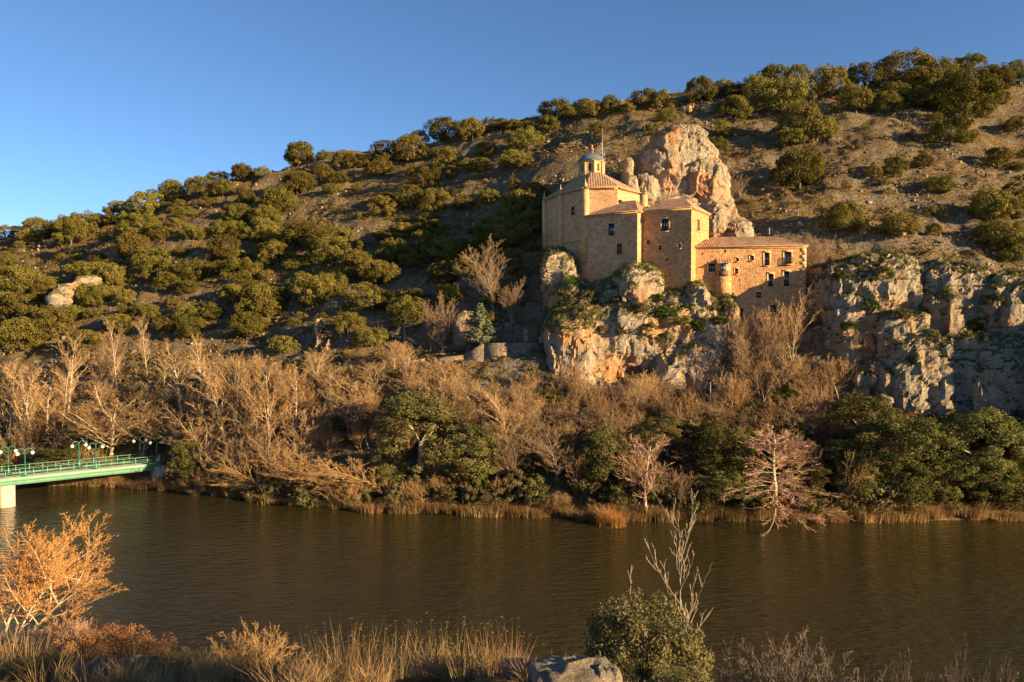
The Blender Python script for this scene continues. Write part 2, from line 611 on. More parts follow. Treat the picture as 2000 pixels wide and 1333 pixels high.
# ------------------------------------------------------------------ terrain
FAR = {   # photo column -> (distance, height) along it
    -1500: [(160, -2), (168, 0), (175, 4), (200, 14), (240, 26), (300, 28)],
    -500: [(122, -2), (127, 0), (130, 2.5), (140, 12), (165, 28), (200, 40), (260, 42)],
    0: [(106, -2), (111, 0), (114, 3), (120, 8), (130, 16), (150, 27), (200, 46.5), (230, 46), (300, 40)],
    160: [(104, -2), (109, 0), (112, 3), (119, 9.5), (127, 16.5), (145, 27), (170, 39), (199, 50), (230, 50), (300, 44)],
    300: [(102, -2), (107, 0), (110, 3), (118, 11), (125, 17), (140, 27), (165, 42), (197, 54.5), (230, 55), (300, 50)],
    450: [(97, -2), (102.5, 0), (105, 3), (113, 10.5), (121, 16.2), (136, 26), (160, 43), (196, 60), (230, 61), (300, 55)],
    600: [(92, -2), (97.5, 0), (101, 4), (108, 10.5), (116, 16), (119, 16.3), (130, 24), (150, 37.5), (170, 50), (195, 65), (225, 67), (300, 60)],
    850: [(88, -2), (93, 0), (96, 4), (104, 11.5), (111.5, 18), (115.5, 18.2), (125, 24), (140, 33), (160, 47), (192, 71), (225, 74), (300, 68)],
    1040: [(86, -2), (91.6, 0), (94, 3), (103, 12), (109, 19), (114, 20), (122, 28), (135, 40), (155, 56), (188, 74.5), (220, 78), (300, 70)],
    1250: [(85, -2), (90, 0), (93, 3), (101, 10.5), (106, 13), (112, 22), (118, 30), (126, 37), (140, 51), (160, 66), (184, 77), (215, 80), (300, 74)],
    1450: [(84, -2), (89.5, 0), (92, 3), (99, 9.5), (104, 14), (108, 20), (113, 28), (120, 36), (130, 43.5), (150, 58.5), (178, 79), (210, 82), (300, 76)],
    1650: [(84, -2), (89.3, 0), (91, 2), (97, 9), (100, 12), (104, 24), (110, 33), (120, 40), (140, 55), (172, 78.5), (200, 84), (300, 80)],
    2000: [(84, -2), (90, 0), (92, 2), (98, 8.5), (101, 12), (105, 25), (112, 33), (125, 43), (145, 58), (165, 76), (195, 84), (300, 84)],
    2700: [(84, -2), (91, 0), (93, 2), (99, 8.5), (102, 12), (107, 25), (114, 33), (127, 43), (147, 57), (167, 74), (197, 82), (300, 84)],
    3600: [(84, -2), (92, 0), (94, 2), (100, 8.5), (103, 12), (108, 25), (115, 33), (128, 43), (148, 57), (168, 74), (198, 82), (300, 84)],
}
NEAR = {
    -1500: [(-60, 26), (0, 22.3), (20, 14), (40, 7), (60, 0), (70, -2)],
    0: [(-60, 26), (0, 22.3), (10, 18), (22, 13.0), (31, 10.6), (38, 6.5), (47, 0), (54, -2)],
    450: [(-60, 26), (0, 22.3), (10, 18), (20, 14.2), (27, 11), (36, 5), (46, 0), (54, -2)],
    700: [(-60, 26), (0, 22.3), (8, 18.9), (15, 16.6), (18, 15), (25, 9.5), (42, 0), (54, -2)],
    1000: [(-60, 26), (0, 22.3), (8, 19.1), (15.5, 16.75), (17.5, 15.4), (24, 9), (40, 0), (54, -2)],
    1300: [(-60, 26), (0, 22.3), (8, 18.8), (14, 16.2), (20, 13.0), (27, 9), (40, 0), (54, -2)],
    1600: [(-60, 26), (0, 22.3), (8, 18.4), (14, 15.4), (20, 11.6), (36, 0), (50, -2)],
    2000: [(-60, 26), (0, 22.3), (8, 18.2), (14, 14.8), (20, 10.6), (35, 0), (50, -2)],
    3600: [(-60, 26), (0, 22.3), (8, 18.2), (14, 14.8), (20, 10.6), (35, 0), (50, -2)],
}


for c_ in FAR:
    sh_ = [d for d, z in FAR[c_] if z == 0][0]
    FAR[c_] = [(d - 1.0, z) if z < 0 else (d, z) for d, z in FAR[c_]] + [(sh_ - 0.4, -0.8), (sh_ + 0.7, 1.1)]
    FAR[c_].sort()


class Field:
    def __init__(s, tab, d0, d1, sm):
        s.px = np.arange(-1500, 3601, 10.0)
        s.D = np.arange(d0, d1, 0.5)
        k = sorted(tab)
        prof = np.array([np.interp(s.D, *zip(*tab[c])) for c in k])
        Z = np.array([np.interp(s.px, k, prof[:, j]) for j in range(len(s.D))]).T
        w = np.hanning(2 * sm + 3)[1:-1]
        w /= w.sum()
        Zp = np.pad(Z, ((sm, sm), (0, 0)), 'edge')
        Z = sum(w[i] * Zp[i:i + Z.shape[0]] for i in range(2 * sm + 1))
        w = np.hanning(7)[1:-1]
        w /= w.sum()
        Zp = np.pad(Z, ((0, 0), (2, 2)), 'edge')
        s.Z = sum(w[i] * Zp[:, i:i + Z.shape[1]] for i in range(5))

    def base(s, X, Y):
        Ys = np.maximum(Y, 2.0)
        a = np.clip((X / Ys * F + 1000 - s.px[0]) / 10, 0, len(s.px) - 1.001)
        b = np.clip((Y - s.D[0]) / 0.5, 0, len(s.D) - 1.001)
        i, j = a.astype(int), b.astype(int)
        f, g = a - i, b - j
        Z = s.Z
        return (Z[i, j] * (1 - f) + Z[i + 1, j] * f) * (1 - g) + (Z[i, j + 1] * (1 - f) + Z[i + 1, j + 1] * f) * g


far_f = Field(FAR, 80, 300, 7)
near_f = Field(NEAR, -60, 60, 5)


def tz(X, Y):
    """height of the far hillside"""
    X, Y = np.atleast_1d(np.asarray(X, float)), np.atleast_1d(np.asarray(Y, float))
    z = far_f.base(X, Y)
    P = np.stack([X, Y, np.zeros_like(X)], -1)
    w = np.clip((z - 2) / 10, 0.1, 1)
    n = 2.0 * fbm(P / 26, 3, 3) + 0.6 * ridged(P / 7.5 + z[:, None] * np.array([0, 0, 0.06]), 3, 21)
    # rocky ledges following the strata
    st = np.abs(((z + 0.8 * vnoise(P / 9, 55) + 0.04 * X) / 3.1) % 1.0 - 0.5) * 2
    n = n + 0.85 * st * np.clip(vnoise(P / 16, 71) * 2 + 0.4, 0, 1)
    n = n + 0.24 * ridged(P / 2.3, 2, 131)
    return z + w * (n - 0.3)


def nz_(X, Y):
    X, Y = np.atleast_1d(np.asarray(X, float)), np.atleast_1d(np.asarray(Y, float))
    P = np.stack([X, Y, np.zeros_like(X)], -1)
    return near_f.base(X, Y) + 0.22 * fbm(P / 2.5, 4, 91) * np.clip(Y / 6, 0, 1)


def hit(px, py, d0=86.0, d1=215.0, fn=None):
    """where the line through a photo pixel meets the ground"""
    D = np.arange(d0, d1, 0.25)
    r = ray(px, py)
    z = (fn or tz)(r[0] * D, D)
    h = z - (HC + r[2] * D)
    k = np.nonzero(h > 0)[0]
    j = k[0] if len(k) else int(np.argmax(h))
    return np.array([r[0] * D[j], D[j], z[j]]), len(k) > 0


def on_far(px, D):
    x = (px - 1000) / F * D
    return np.array([x, D, tz(x, D)[0]])


def on_near(px, D):
    x = (px - 1000) / F * D
    return np.array([x, D, nz_(x, D)[0]])


def grid_mesh(X, Y, Z):
    r, c = X.shape
    i = np.arange(r - 1)[:, None] * c
    j = np.arange(c - 1)[None]
    Q = np.stack([i + j, i + j + 1, i + c + j + 1, i + c + j], -1).reshape(-1, 4)
    return np.stack([X, Y, Z], -1).reshape(-1, 3), Q


pxs = np.concatenate([np.linspace(-1500, -160, 60), np.arange(-150, 2151, 5.0), np.linspace(2160, 3600, 60)])
Ds = np.concatenate([np.arange(84, 135, 0.45), np.arange(135, 205, 0.6), np.linspace(206, 298, 30)])
U, DD = np.meshgrid((pxs - 1000) / F, Ds)
XX = U * DD
ZZ = tz(XX.ravel(), DD.ravel()).reshape(XX.shape)
V, Q = grid_mesh(XX, DD, ZZ)
structure(MB().add(V, Q).obj('hillside', M['ground'], None, True))

gx = np.concatenate([np.linspace(-160, -42, 30), np.arange(-40, 30, 0.4), np.linspace(31, 160, 30)])
gy = np.concatenate([np.linspace(-55, -1, 14), np.arange(0, 40, 0.35), np.linspace(41, 60, 14)])
XX, DD = np.meshgrid(gx, gy)
ZZ = nz_(XX.ravel(), DD.ravel()).reshape(XX.shape)
V, Q = grid_mesh(XX, DD, ZZ)
structure(MB().add(V, Q).obj('near_bank', M['ground'], None, True))

structure(MB().add([(-420, 20, 0), (420, 20, 0), (420, 190, 0), (-420, 190, 0)], [(0, 1, 2, 3)]).obj('river', M['water']))
structure(MB().add([(-2500, -600, -3), (2500, -600, -3), (2500, 2500, -3), (-2500, 2500, -3)], [(0, 1, 2, 3)]).obj('ground', M['ground']))

# ------------------------------------------------------------------ rocks


def superblob(c, r, e=0.62, k=18):
    """rounded block as verts, faces"""
    th = np.linspace(-math.pi / 2, math.pi / 2, k)
    ph = np.linspace(-math.pi, math.pi, 2 * k, endpoint=False)
    f = lambda w: np.sign(w) * np.abs(w) ** e
    T, P = np.meshgrid(th, ph, indexing='ij')
    V = np.stack([f(np.cos(T)) * f(np.cos(P)), f(np.cos(T)) * f(np.sin(P)), f(np.sin(T))], -1).reshape(-1, 3) * r + c
    n, m = k, 2 * k
    i = np.arange(n - 1)[:, None] * m
    j = np.arange(m)[None]
    j2 = (j + 1) % m
    return V, np.stack([i + j, i + j2, i + m + j2, i + m + j], -1).reshape(-1, 4)


def rock(name, blobs, mat, voxel=0.35, amp=1.0, seed=0, strat=0.0):
    """blobs: (px0, px1, py0, py1, D0, D1[, squareness, lean]) measured in the photo at the stated distance"""
    mb = MB()
    for bl in blobs:
        p0, p1, q0, q1, d0, d1 = bl[:6]
        e = bl[6] if len(bl) > 6 else 0.6
        dm = d0 + 0.25 * (d1 - d0)
        a, b = at(p0, q0, dm), at(p1, q1, dm)
        c = np.array([(a[0] + b[0]) / 2, (d0 + d1) / 2, (a[2] + b[2]) / 2])
        r = np.array([(b[0] - a[0]) / 2, (d1 - d0) / 2, (a[2] - b[2]) / 2])
        V, Q = superblob(c, r, e)
        if len(bl) > 7:
            V[:, 0] += bl[7] * (V[:, 2] - c[2])
        mb.add(V, Q)
    o = mb.obj(name, mat)
    md = o.modifiers.new('r', 'REMESH')
    md.mode = 'VOXEL'
    md.voxel_size = voxel
    dg = bpy.context.evaluated_depsgraph_get()
    me = bpy.data.meshes.new_from_object(o.evaluated_get(dg))
    o.modifiers.clear()
    o.data = me
    n = len(me.vertices)
    co = np.empty(n * 3, np.float32)
    me.vertices.foreach_get('co', co)
    co = co.reshape(-1, 3).astype(float)
    for step in range(2):
        no = np.empty(n * 3, np.float32)
        me.vertices.foreach_get('normal', no)
        no = no.reshape(-1, 3).astype(float)
        if step == 0:
            w = co + 1.2 * np.stack([vnoise(co / 5, 200 + i + seed) for i in range(3)], -1)
            wf = co + 0.5 * np.stack([vnoise(co / 1.8, 230 + i + seed) for i in range(3)], -1)
            d = 1.0 * fbm(w / 8.5, 2, seed) + 2.0 * facets(wf, (5.5, 5.5, 11), seed + 5) + 0.75 * facets(wf, (2.4, 2.4, 4.6), seed + 15) + 0.35 * ridged(w / np.array([2.2, 2.2, 7.0]), 2, seed + 40) - 0.3
            if strat:
                s_ = (co[:, 2] + 0.10 * co[:, 0] + 0.8 * vnoise(co / 6, seed + 9)) / 2.3
                d = d + strat * (np.abs(s_ % 1.0 - 0.5) * 2 - 0.5)
            no[:, 2] *= 0.55
        else:
            d = 0.30 * ridged(co / 2.1, 3, seed + 80) + 0.36 * facets(co, (1.5, 1.5, 1.2), seed + 25) + 0.14 * fbm(co / 0.7, 2, seed + 90) - 0.12
        co = co + no * (d * amp)[:, None]
        me.vertices.foreach_set('co', co.astype(np.float32).ravel())
        me.update()
    me.materials.clear()
    me.materials.append(mat)
    me.polygons.foreach_set('use_smooth', np.zeros(len(me.polygons), bool))
    me.update()
    return o


crag = structure(rock('cliff', [
    (1066, 1226, 600, 830, 107.0, 126, 0.4), (1180, 1440, 560, 722, 107.2, 126, 0.65), (1276, 1450, 610, 830, 106.6, 126, 0.55), (1150, 1330, 540, 640, 110.2, 126, 0.7),
    (1064, 1166, 612, 800, 106, 122, 0.45), (1060, 1128, 486, 660, 116, 130, 0.55), (1076, 1150, 560, 640, 111, 124),
    (1136, 1226, 600, 800, 107.0, 122, 0.55), (1150, 1330, 590, 728, 106.5, 124, 0.6), (1165, 1310, 545, 660, 108.8, 122, 0.75),
    (1205, 1300, 515, 620, 107.8, 119, 0.85), (1200, 1290, 700, 800, 112, 122), (1270, 1345, 650, 800, 106, 120, 0.6),
    (1320, 1410, 645, 800, 105.5, 120, 0.65), (1395, 1490, 690, 800, 104, 118, 0.7), (1336, 1374, 556, 640, 106.8, 114, 0.7),
    (1260, 1360, 575, 700, 106.2, 122, 0.8), (1330, 1430, 600, 720, 106.5, 120, 0.85), (1090, 1160, 545, 640, 111, 120, 0.8), (1400, 1440, 575, 700, 107, 116, 0.8)], M['crag'], 0.3, 0.5, 3))
cliff2 = structure(rock('cliff', [
    (1594, 1720, 512, 700, 102, 118, 0.6), (1650, 1800, 494, 640, 101.5, 118, 0.65), (1690, 1820, 600, 770, 99.5, 116, 0.55),
    (1602, 1720, 620, 770, 102, 116, 0.6), (1720, 1900, 650, 830, 97.4, 114, 0.5), (1780, 1930, 510, 720, 100, 118, 0.55),
    (1850, 2010, 640, 830, 95.6, 114, 0.5), (1890, 2060, 535, 720, 97, 118, 0.55), (2040, 2260, 600, 850, 88.5, 116, 0.55), (2000, 2330, 560, 700, 100, 120, 0.6),
    (1650, 1740, 700, 830, 99.3, 114, 0.6)], M['cliff'], 0.34, 0.62, 17, 0.5))
pin = tag(rock('rock_pinnacle', [
    (1236, 1444, 365, 520, 124.6, 140, 0.7), (1244, 1420, 296, 440, 126.6, 140, 0.7), (1254, 1406, 256, 380, 125.6, 138, 0.75),
    (1268, 1390, 242, 330, 126.0, 136, 0.8), (1335, 1424, 300, 440, 125, 138, 0.75), (1390, 1472, 415, 510, 121, 136, 0.9), (1362, 1426, 385, 500, 121.5, 134, 0.85),
    (1236, 1286, 335, 420, 125.4, 136, 0.8)], M['pinnacle'], 0.27, 0.52, 29),
    'tall cream and orange rock pinnacle rising behind the hermitage roofs', 'rock')
tag(rock('rock_pillar', [(1214, 1240, 306, 350, 125, 129, 0.7), (1216, 1249, 340, 400, 124.5, 130, 0.6)], M['pinnacle'], 0.18, 0.3, 44),
    'slim pale rock pillar between chapel roof and tall pinnacle', 'rock')
tag(rock('rock_outcrop', [(884, 935, 606, 690, 116, 124, 0.6), (930, 1022, 622, 690, 117, 126, 0.6)], M['cliff'], 0.3, 0.35, 51),
    'grey rock outcrop above the path parapet wall', 'rock')
tag(rock('rock_outcrop', [(608, 634, 620, 700, 120, 126, 0.8), (625, 655, 655, 712, 119, 126, 0.8)], M['cliff'], 0.25, 0.55, 57),
    'pale grey rock slab on the shaded slope below dark oaks', 'rock')
tag(rock('rock_outcrop', [(96, 125, 568, 605, 138, 144, 0.9), (112, 145, 550, 585, 140, 146, 0.9), (138, 176, 536, 562, 142, 149, 0.9)], M['cliff'], 0.28, 0.6, 59),
    'pale sunlit rock ledge among oaks on the lower slope', 'rock')
tag(rock('rock_outcrop', [(1060, 1120, 270, 325, 172, 184, 0.6), (1120, 1200, 300, 345, 158, 172, 0.6), (1020, 1085, 320, 360, 160, 172, 0.6)], M['cliff'], 0.5, 0.6, 61),
    'grey craggy outcrop on the slope above the chapel dome', 'rock')
tag(rock('rock_outcrop', [(1320, 1420, 205, 290, 168, 182, 0.6), (1240, 1330, 225, 300, 170, 184, 0.6)], M['cliff'], 0.5, 0.7, 67),
    'grey craggy outcrop just under the ridge behind the pinnacle', 'rock')

# ------------------------------------------------------------------ hermitage


def facade(mb, A, B, z0, z1, holes, depth=0.4):
    """wall sheet from A to B (plan points, outside on the right hand when walking A to B seen from above is +n) with openings"""
    A, B = np.asarray(A, float), np.asarray(B, float)
    L = np.linalg.norm(B - A)
    d = (B - A) / L
    n = np.array([d[1], -d[0]])          # outward
    ss = sorted({0.0, L, *[h[0] for h in holes], *[h[1] for h in holes]})
    zs = sorted({z0, z1, *[h[2] for h in holes], *[h[3] for h in holes]})
    P = lambda s, z, o=0.0: (*(A + d * s + n * o), z)
    for i in range(len(ss) - 1):
        for j in range(len(zs) - 1):
            sm, zm = (ss[i] + ss[i + 1]) / 2, (zs[j] + zs[j + 1]) / 2
            if any(h[0] < sm < h[1] and h[2] < zm < h[3] for h in holes):
                continue
            mb.add([P(ss[i], zs[j]), P(ss[i + 1], zs[j]), P(ss[i + 1], zs[j + 1]), P(ss[i], zs[j + 1])], [(0, 1, 2, 3)])
    for a, b, c, e in holes:
        o = -depth
        for q in ([P(a, c), P(a, c, o), P(a, e, o), P(a, e)], [P(b, c, o), P(b, c), P(b, e), P(b, e, o)],
                  [P(a, c), P(b, c), P(b, c, o), P(a, c, o)], [P(a, e, o), P(b, e, o), P(b, e), P(a, e)]):
            mb.add(q, [(0, 1, 2, 3)])


def on_wall(A, B, px, py):
    """photo pixel -> (s, z) on the vertical plane through A and B"""
    A, B = np.asarray(A, float), np.asarray(B, float)
    L = np.linalg.norm(B - A)
    d = (B - A) / L
    r = ray(px, py)
    Mx = np.array([[r[0], -d[0]], [1.0, -d[1]]])
    D, s = np.linalg.solve(Mx, A)
    return s, HC + r[2] * D


def wrect(A, B, x0, x1, y0, y1):
    s0, za = on_wall(A, B, x0, y0)
    s1, zb = on_wall(A, B, x1, y1)
    return (s0, s1, zb, za)


def window(parent, A, B, h, style='sash', surround=0.22, rail=False):
    """window set in the reveal of an opening: frame, panes, stone surround, sill, balcony rail"""
    A, B = np.asarray(A, float), np.asarray(B, float)
    L = np.linalg.norm(B - A)
    d = np.array([*((B - A) / L), 0])
    n = np.array([d[1], -d[0], 0])
    R = np.array([d, -n, [0, 0, 1]])
    a, b, c, e = h
    w, hh = b - a, e - c
    P = lambda s, z, o: np.array([A[0], A[1], 0]) + d * s + n * o + np.array([0, 0, z])
    m = (a + b) / 2
    t = min(0.09, w * 0.14)
    f = MB()
    if style == 'shutter':
        f.box(P(m, (c + e) / 2, -0.2), (w - 0.01, 0.08, hh - 0.01), R)
        for q in (-0.25, 0.25):
            f.box(P(m + q * w, (c + e) / 2, -0.15), (w * 0.42, 0.05, hh * 0.9), R)
        fo = f.obj('shutter', M['shutter'], parent)
    else:
        f.box(P(a + t / 2, (c + e) / 2, -0.22), (t, 0.1, hh), R).box(P(b - t / 2, (c + e) / 2, -0.22), (t, 0.1, hh), R)
        f.box(P(m, c + t / 2, -0.22), (w - 2 * t, 0.1, t), R).box(P(m, e - t / 2, -0.22), (w - 2 * t, 0.1, t), R)
        if w > 0.6:
            f.box(P(m, (c + e) / 2, -0.215), (0.08, 0.09, hh - 2 * t), R)
            if hh > 1.2:
                f.box(P(m, c + hh * 0.38, -0.21), (w - 2 * t, 0.08, 0.07), R)
        fo = f.obj('window', M['wood'], parent)
        if w > 0.6:
            for q in (-1, 1):
                MB().box(P(m + q * (w - 2 * t + 0.08) / 4, (c + e) / 2, -0.24), ((w - 2 * t) / 2 - 0.05, 0.03, hh - 2 * t), R).obj('pane', M['glass'], fo)
        else:
            MB().box(P(m, (c + e) / 2, -0.24), (w - 2 * t, 0.03, hh - 2 * t), R).obj('pane', M['glass'], fo)
    if surround:
        g = MB()
        g.box(P(a - surround / 2, (c + e) / 2, 0.0), (surround, 0.08, hh), R).box(P(b + surround / 2, (c + e) / 2, 0.0), (surround, 0.08, hh), R)
        g.box(P(m, e + surround / 2, 0.005), (w + 2 * surround, 0.09, surround), R)
        g.obj('surround', M['ashlar'], fo)
        MB().box(P(m, c - 0.08, 0.05), (w + 2 * surround, 0.2, 0.15), R).obj('sill', M['ashlar'], fo)
    if rail:
        g = MB()
        g.box(P(m, c + 0.98, 0.32), (w + 0.3, 0.05, 0.05), R)
        g.box(P(m, c + 0.06, 0.32), (w + 0.3, 0.05, 0.05), R)
        for q in (a - 0.13, b + 0.13):
            g.box(P(q, c + 0.98, 0.17), (0.04, 0.3, 0.04), R)
            g.box(P(q, c + 0.52, 0.32), (0.04, 0.04, 0.96), R)
        g.obj('balcony_rail', M['iron'], fo)
        for q in np.linspace(a - 0.1, b + 0.1, 9):
            MB().box(P(q, c + 0.52, 0.32), (0.028, 0.028, 0.87), R).obj('baluster', M['iron'], fo)
        MB().box(P(m, c - 0.04, 0.2), (w + 0.4, 0.5, 0.08), R).obj('balcony_slab', M['ashlar'], fo)
    return fo


def tile_plane(E0, E1, T0, T1, name, parent, over=0.35, pitch=0.36, amp=0.075):
    """rows of barrel tiles on a roof plane: eave E0-E1, top edge T0-T1 (may be a point)"""
    E0, E1, T0, T1 = [np.asarray(v, float) for v in (E0, E1, T0, T1)]
    L = np.linalg.norm(E1 - E0)
    d = (E1 - E0) / L
    up = (T0 + T1) / 2 - (E0 + E1) / 2
    up = up - d * up.dot(d)
    H = np.linalg.norm(up)
    up /= H
    nrm = np.cross(d, up)
    if nrm[2] < 0:
        nrm = -nrm
    a, b = (T0 - E0).dot(d), (T1 - E0).dot(d)
    n = max(3, int(L / pitch)) * 4
    s = np.linspace(0, L, n + 1)
    top = np.full(n + 1, H)
    if a > 1e-3:
        top = np.minimum(top, s / a * H)
    if b < L - 1e-3:
        top = np.minimum(top, (L - s) / (L - b) * H)
    wv = np.tile([0.0, 0.75, 1.0, 0.75], n // 4 + 1)[:n + 1] * amp
    rows = 9
    V = []
    for k in range(rows + 1):
        t = -over + (top + over) * (k / rows)
        wob = 0.02 * vnoise(np.stack([s * 1.5 + E0[0], np.full(n + 1, k * 3.3), t], -1), 5)
        V.append(E0 + d * s[:, None] + up * t[:, None] + nrm * (wv + 0.06 + wob + (0.03 if k % 2 else 0))[:, None])
    # front lip closes the eave
    V.insert(0, V[0] - nrm * (wv + 0.05)[:, None])
    V = np.array(V)
    r, c = V.shape[:2]
    i = np.arange(r - 1)[:, None] * c
    j = np.arange(c - 1)[None]
    Q = np.stack([i + j, i + j + 1, i + c + j + 1, i + c + j], -1).reshape(-1, 4)
    return MB().add(V.reshape(-1, 3), Q).obj(name, M['tiles'], parent, False)


def hip_roof(parent, corners, z, apex, zr, name='roof_slope', over=0.4, cornice=True):
    """corners in plan order, apex: list of (ridge point a, b) for each side"""
    k = len(corners)
    for i in range(k):
        A, B = corners[i], corners[(i + 1) % k]
        ra, rb = apex[i]
        tile_plane((*A, z), (*B, z), (*ra, zr), (*rb, zr), name, parent, over)
    if cornice:
        for i in range(k):
            A, B = np.array(corners[i]), np.array(corners[(i + 1) % k])
            L = np.linalg.norm(B - A)
            d = (B - A) / L
            nn = np.array([d[1], -d[0]])
            R = np.array([[*d, 0], [nn[0], nn[1], 0], [0, 0, 1]])
            mb = MB()
            mb.box((*((A + B) / 2 + nn * 0.06), z - 0.19), (L + 0.1, 0.24, 0.3), R).box((*((A + B) / 2 + nn * 0.15), z - 0.02), (L + 0.3, 0.36, 0.1), R)
            mb.obj('cornice', M['ashlar'], parent)


# --- octagonal chapel
Oct = [np.array(p) for p in [(5.7, 129.0), (8.1, 123.0), (11.6, 117.8), (16.6, 117.4), (21.0, 122.7), (21.5, 129.5), (17.0, 134.5), (10.0, 134.5)]]
ZC = 45.35
chap = thing('chapel', 'octagonal stone chapel with tiled roof and small domed lantern on the crag', 'chapel', None, (13.7, 126, 36))
chap_off = Matrix.Translation((-13.7, -126, -36))


def settle(root):
    """keep children where they were built after the root has its own place"""
    bpy.context.view_layer.update()
    inv = root.matrix_basis.inverted()
    for ch in root.children:
        ch.matrix_parent_inverse = inv


mb = MB()
ch_windows = []
for i in range(8):
    A, B = Oct[i], Oct[(i + 1) % 8]
    holes = []
    if i == 1:
        holes = [wrect(A, B, 1115.5, 1122.5, 405.5, 420)]
        ch_windows.append((A, B, holes[0]))
    facade(mb, A, B, 30.0, ZC, holes)
mb.obj('wall', M['render'], chap)
for A, B, h in ch_windows:
    window(chap, A, B, h, 'sash', 0.25)
cen = np.array([13.6, 126.0])
for i in range(8):     # pilasters at the corners, base course and finials
    p = Oct[i]
    o = (p - cen) / np.linalg.norm(p - cen)
    t = np.array([-o[1], o[0]])
    R = np.array([[*t, 0], [*o, 0], [0, 0, 1]])
    if i in (0, 1, 2, 7):
        MB().box((*(p - o * 0.1), (33.5 + ZC) / 2), (1.15, 0.8, ZC - 33.5 - 0.4), R).obj('pilaster', M['ashlar'], chap)
        q = p + o * 0.1
        MB().lathe((*q, ZC + 0.1), [(0.0, 0), (0.24, 0), (0.24, 0.35), (0.12, 0.42), (0.2, 0.6), (0.08, 0.8), (0.03, 1.3), (0, 1.33)], 8).obj('finial', M['ashlar'], chap)
    A, B = Oct[i], Oct[(i + 1) % 8]
    L = np.linalg.norm(B - A)
    d = (B - A) / L
    nn = np.array([d[1], -d[0]])
    Rw = np.array([[*d, 0], [*nn, 0], [0, 0, 1]])
    MB().box((*((A + B) / 2 + nn * 0.06), 37.2), (L - 1.0, 0.22, 0.35), Rw).obj('base_course', M['ashlar'], chap)
rt = [cen + (p - cen) * 0.22 for p in Oct]
hip_roof(chap, [tuple(p) for p in Oct], ZC, [(rt[i], rt[(i + 1) % 8]) for i in range(8)], 48.9, over=0.5)
# lantern
LC = np.array([13.45, 126.0])
lan = [LC + 2.05 * np.array([math.sin(a), -math.cos(a)]) for a in (math.radians(-22.5 - 16 + 45 * i) for i in range(8))]
mb = MB()
lh = []
for i in range(8):
    A, B = lan[i], lan[(i + 1) % 8]
    L = np.linalg.norm(B - A)
    h = (L / 2 - 0.24, L / 2 + 0.24, 49.3, 50.5)
    facade(mb, A, B, 47.9, 51.0, [h], 0.2)
    lh.append((A, B, h))
lo = mb.obj('lantern', M['ashlar'], chap)
for A, B, h in lh:
    d = np.array([*((B - A) / np.linalg.norm(B - A)), 0])
    n = np.array([d[1], -d[0], 0])
    P = np.array([*A, 0]) + d * (h[0] + h[1]) / 2 + n * -0.15
    MB().box(P + np.array([0, 0, 49.9]), (0.5, 0.06, 1.22), np.array([d, n, [0, 0, 1]])).obj('louvre', M['shutter'], lo)
    a0 = np.array([*A, 49.5])
    MB().box(a0 + np.array([0, 0, 0.0]), (0.3, 0.3, 3.0), np.array([d, n, [0, 0, 1]])).obj('corner_strip', M['ashlar'], lo)
cr = MB().lathe((*LC, 0), [(2.0, 50.9), (2.42, 50.98), (2.42, 51.1), (2.2, 51.12)], 8)
cr.obj('lantern_cornice', M['ashlar'], chap)
dome = MB().lathe((*LC, 0), [(2.5, 51.08), (2.35, 51.4), (1.9, 51.85), (1.3, 52.2), (0.7, 52.4), (0.35, 52.5), (0.3, 52.9), (0.0, 52.95)], 16).obj('dome', M['slate'], chap, True)
MB().lathe((*LC, 0), [(0, 52.85), (0.25, 52.95), (0.42, 53.2), (0.25, 53.5), (0.12, 53.6), (0.3, 53.8), (0.12, 54.0), (0.05, 54.1), (0, 54.1)], 10).obj('ball_finial', M['copper'], chap, True)
mb = MB().box((*LC, 55.4), (0.07, 0.07, 2.7)).box((LC[0], LC[1], 56.1), (0.8, 0.06, 0.07)).box((LC[0], LC[1], 55.2), (0.5, 0.05, 0.06))
mb.obj('cross', M['iron'], chap)
settle(chap)
rp = at(1176.5, 318, 124.5)
rod = MB().tube([rp + np.array([0, 0, -2.6]), rp + np.array([0, 0, 2.6]), rp + np.array([0, 0, 5.8])], [0.05, 0.04, 0.03], 5)
tag(rod.obj('lightning_rod', M['pole']), 'thin metal lightning rod standing beside the chapel lantern', 'rod')

# --- house blocks


def house(name, label, corners, z0, z1, wins, mat, apex, zr, skip_cornice=False):
    """corners in order, outside on the right hand; wins: {side: [(px rect..., style, surround, rail)]}"""
    c = np.mean(np.array(corners), 0)
    t = thing(name, label, 'house', None, (c[0], c[1], z0))
    mb = MB()
    todo = []
    for i in range(len(corners)):
        A, B = np.array(corners[i]), np.array(corners[(i + 1) % len(corners)])
        hs = []
        for w in wins.get(i, []):
            h = wrect(A, B, *w[:4])
            hs.append(h)
            todo.append((A, B, h) + tuple(w[4:]))
        facade(mb, A, B, z0, z1, hs)
    mb.obj('wall', mat, t)
    for A, B, h, *st in todo:
        window(t, A, B, h, *st)
    hip_roof(t, corners, z1, apex, zr, over=0.4)
    return t


Z = lambda x0, y0, s: (lambda a, b, c, d: (x0 + a / s, x0 + b / s, y0 + c / s, y0 + d / s))
z1 = Z(1030, 260, 4.443)
z2 = Z(1300, 360, 4.76)


def quad(P0, d, w, dep):
    d = np.array(d) / np.linalg.norm(d)
    n = np.array([-d[1], d[0]])       # inward (away from the camera)
    P0 = np.array(P0)
    return [tuple(P0), tuple(P0 + d * w), tuple(P0 + d * w + n * dep), tuple(P0 + n * dep)]


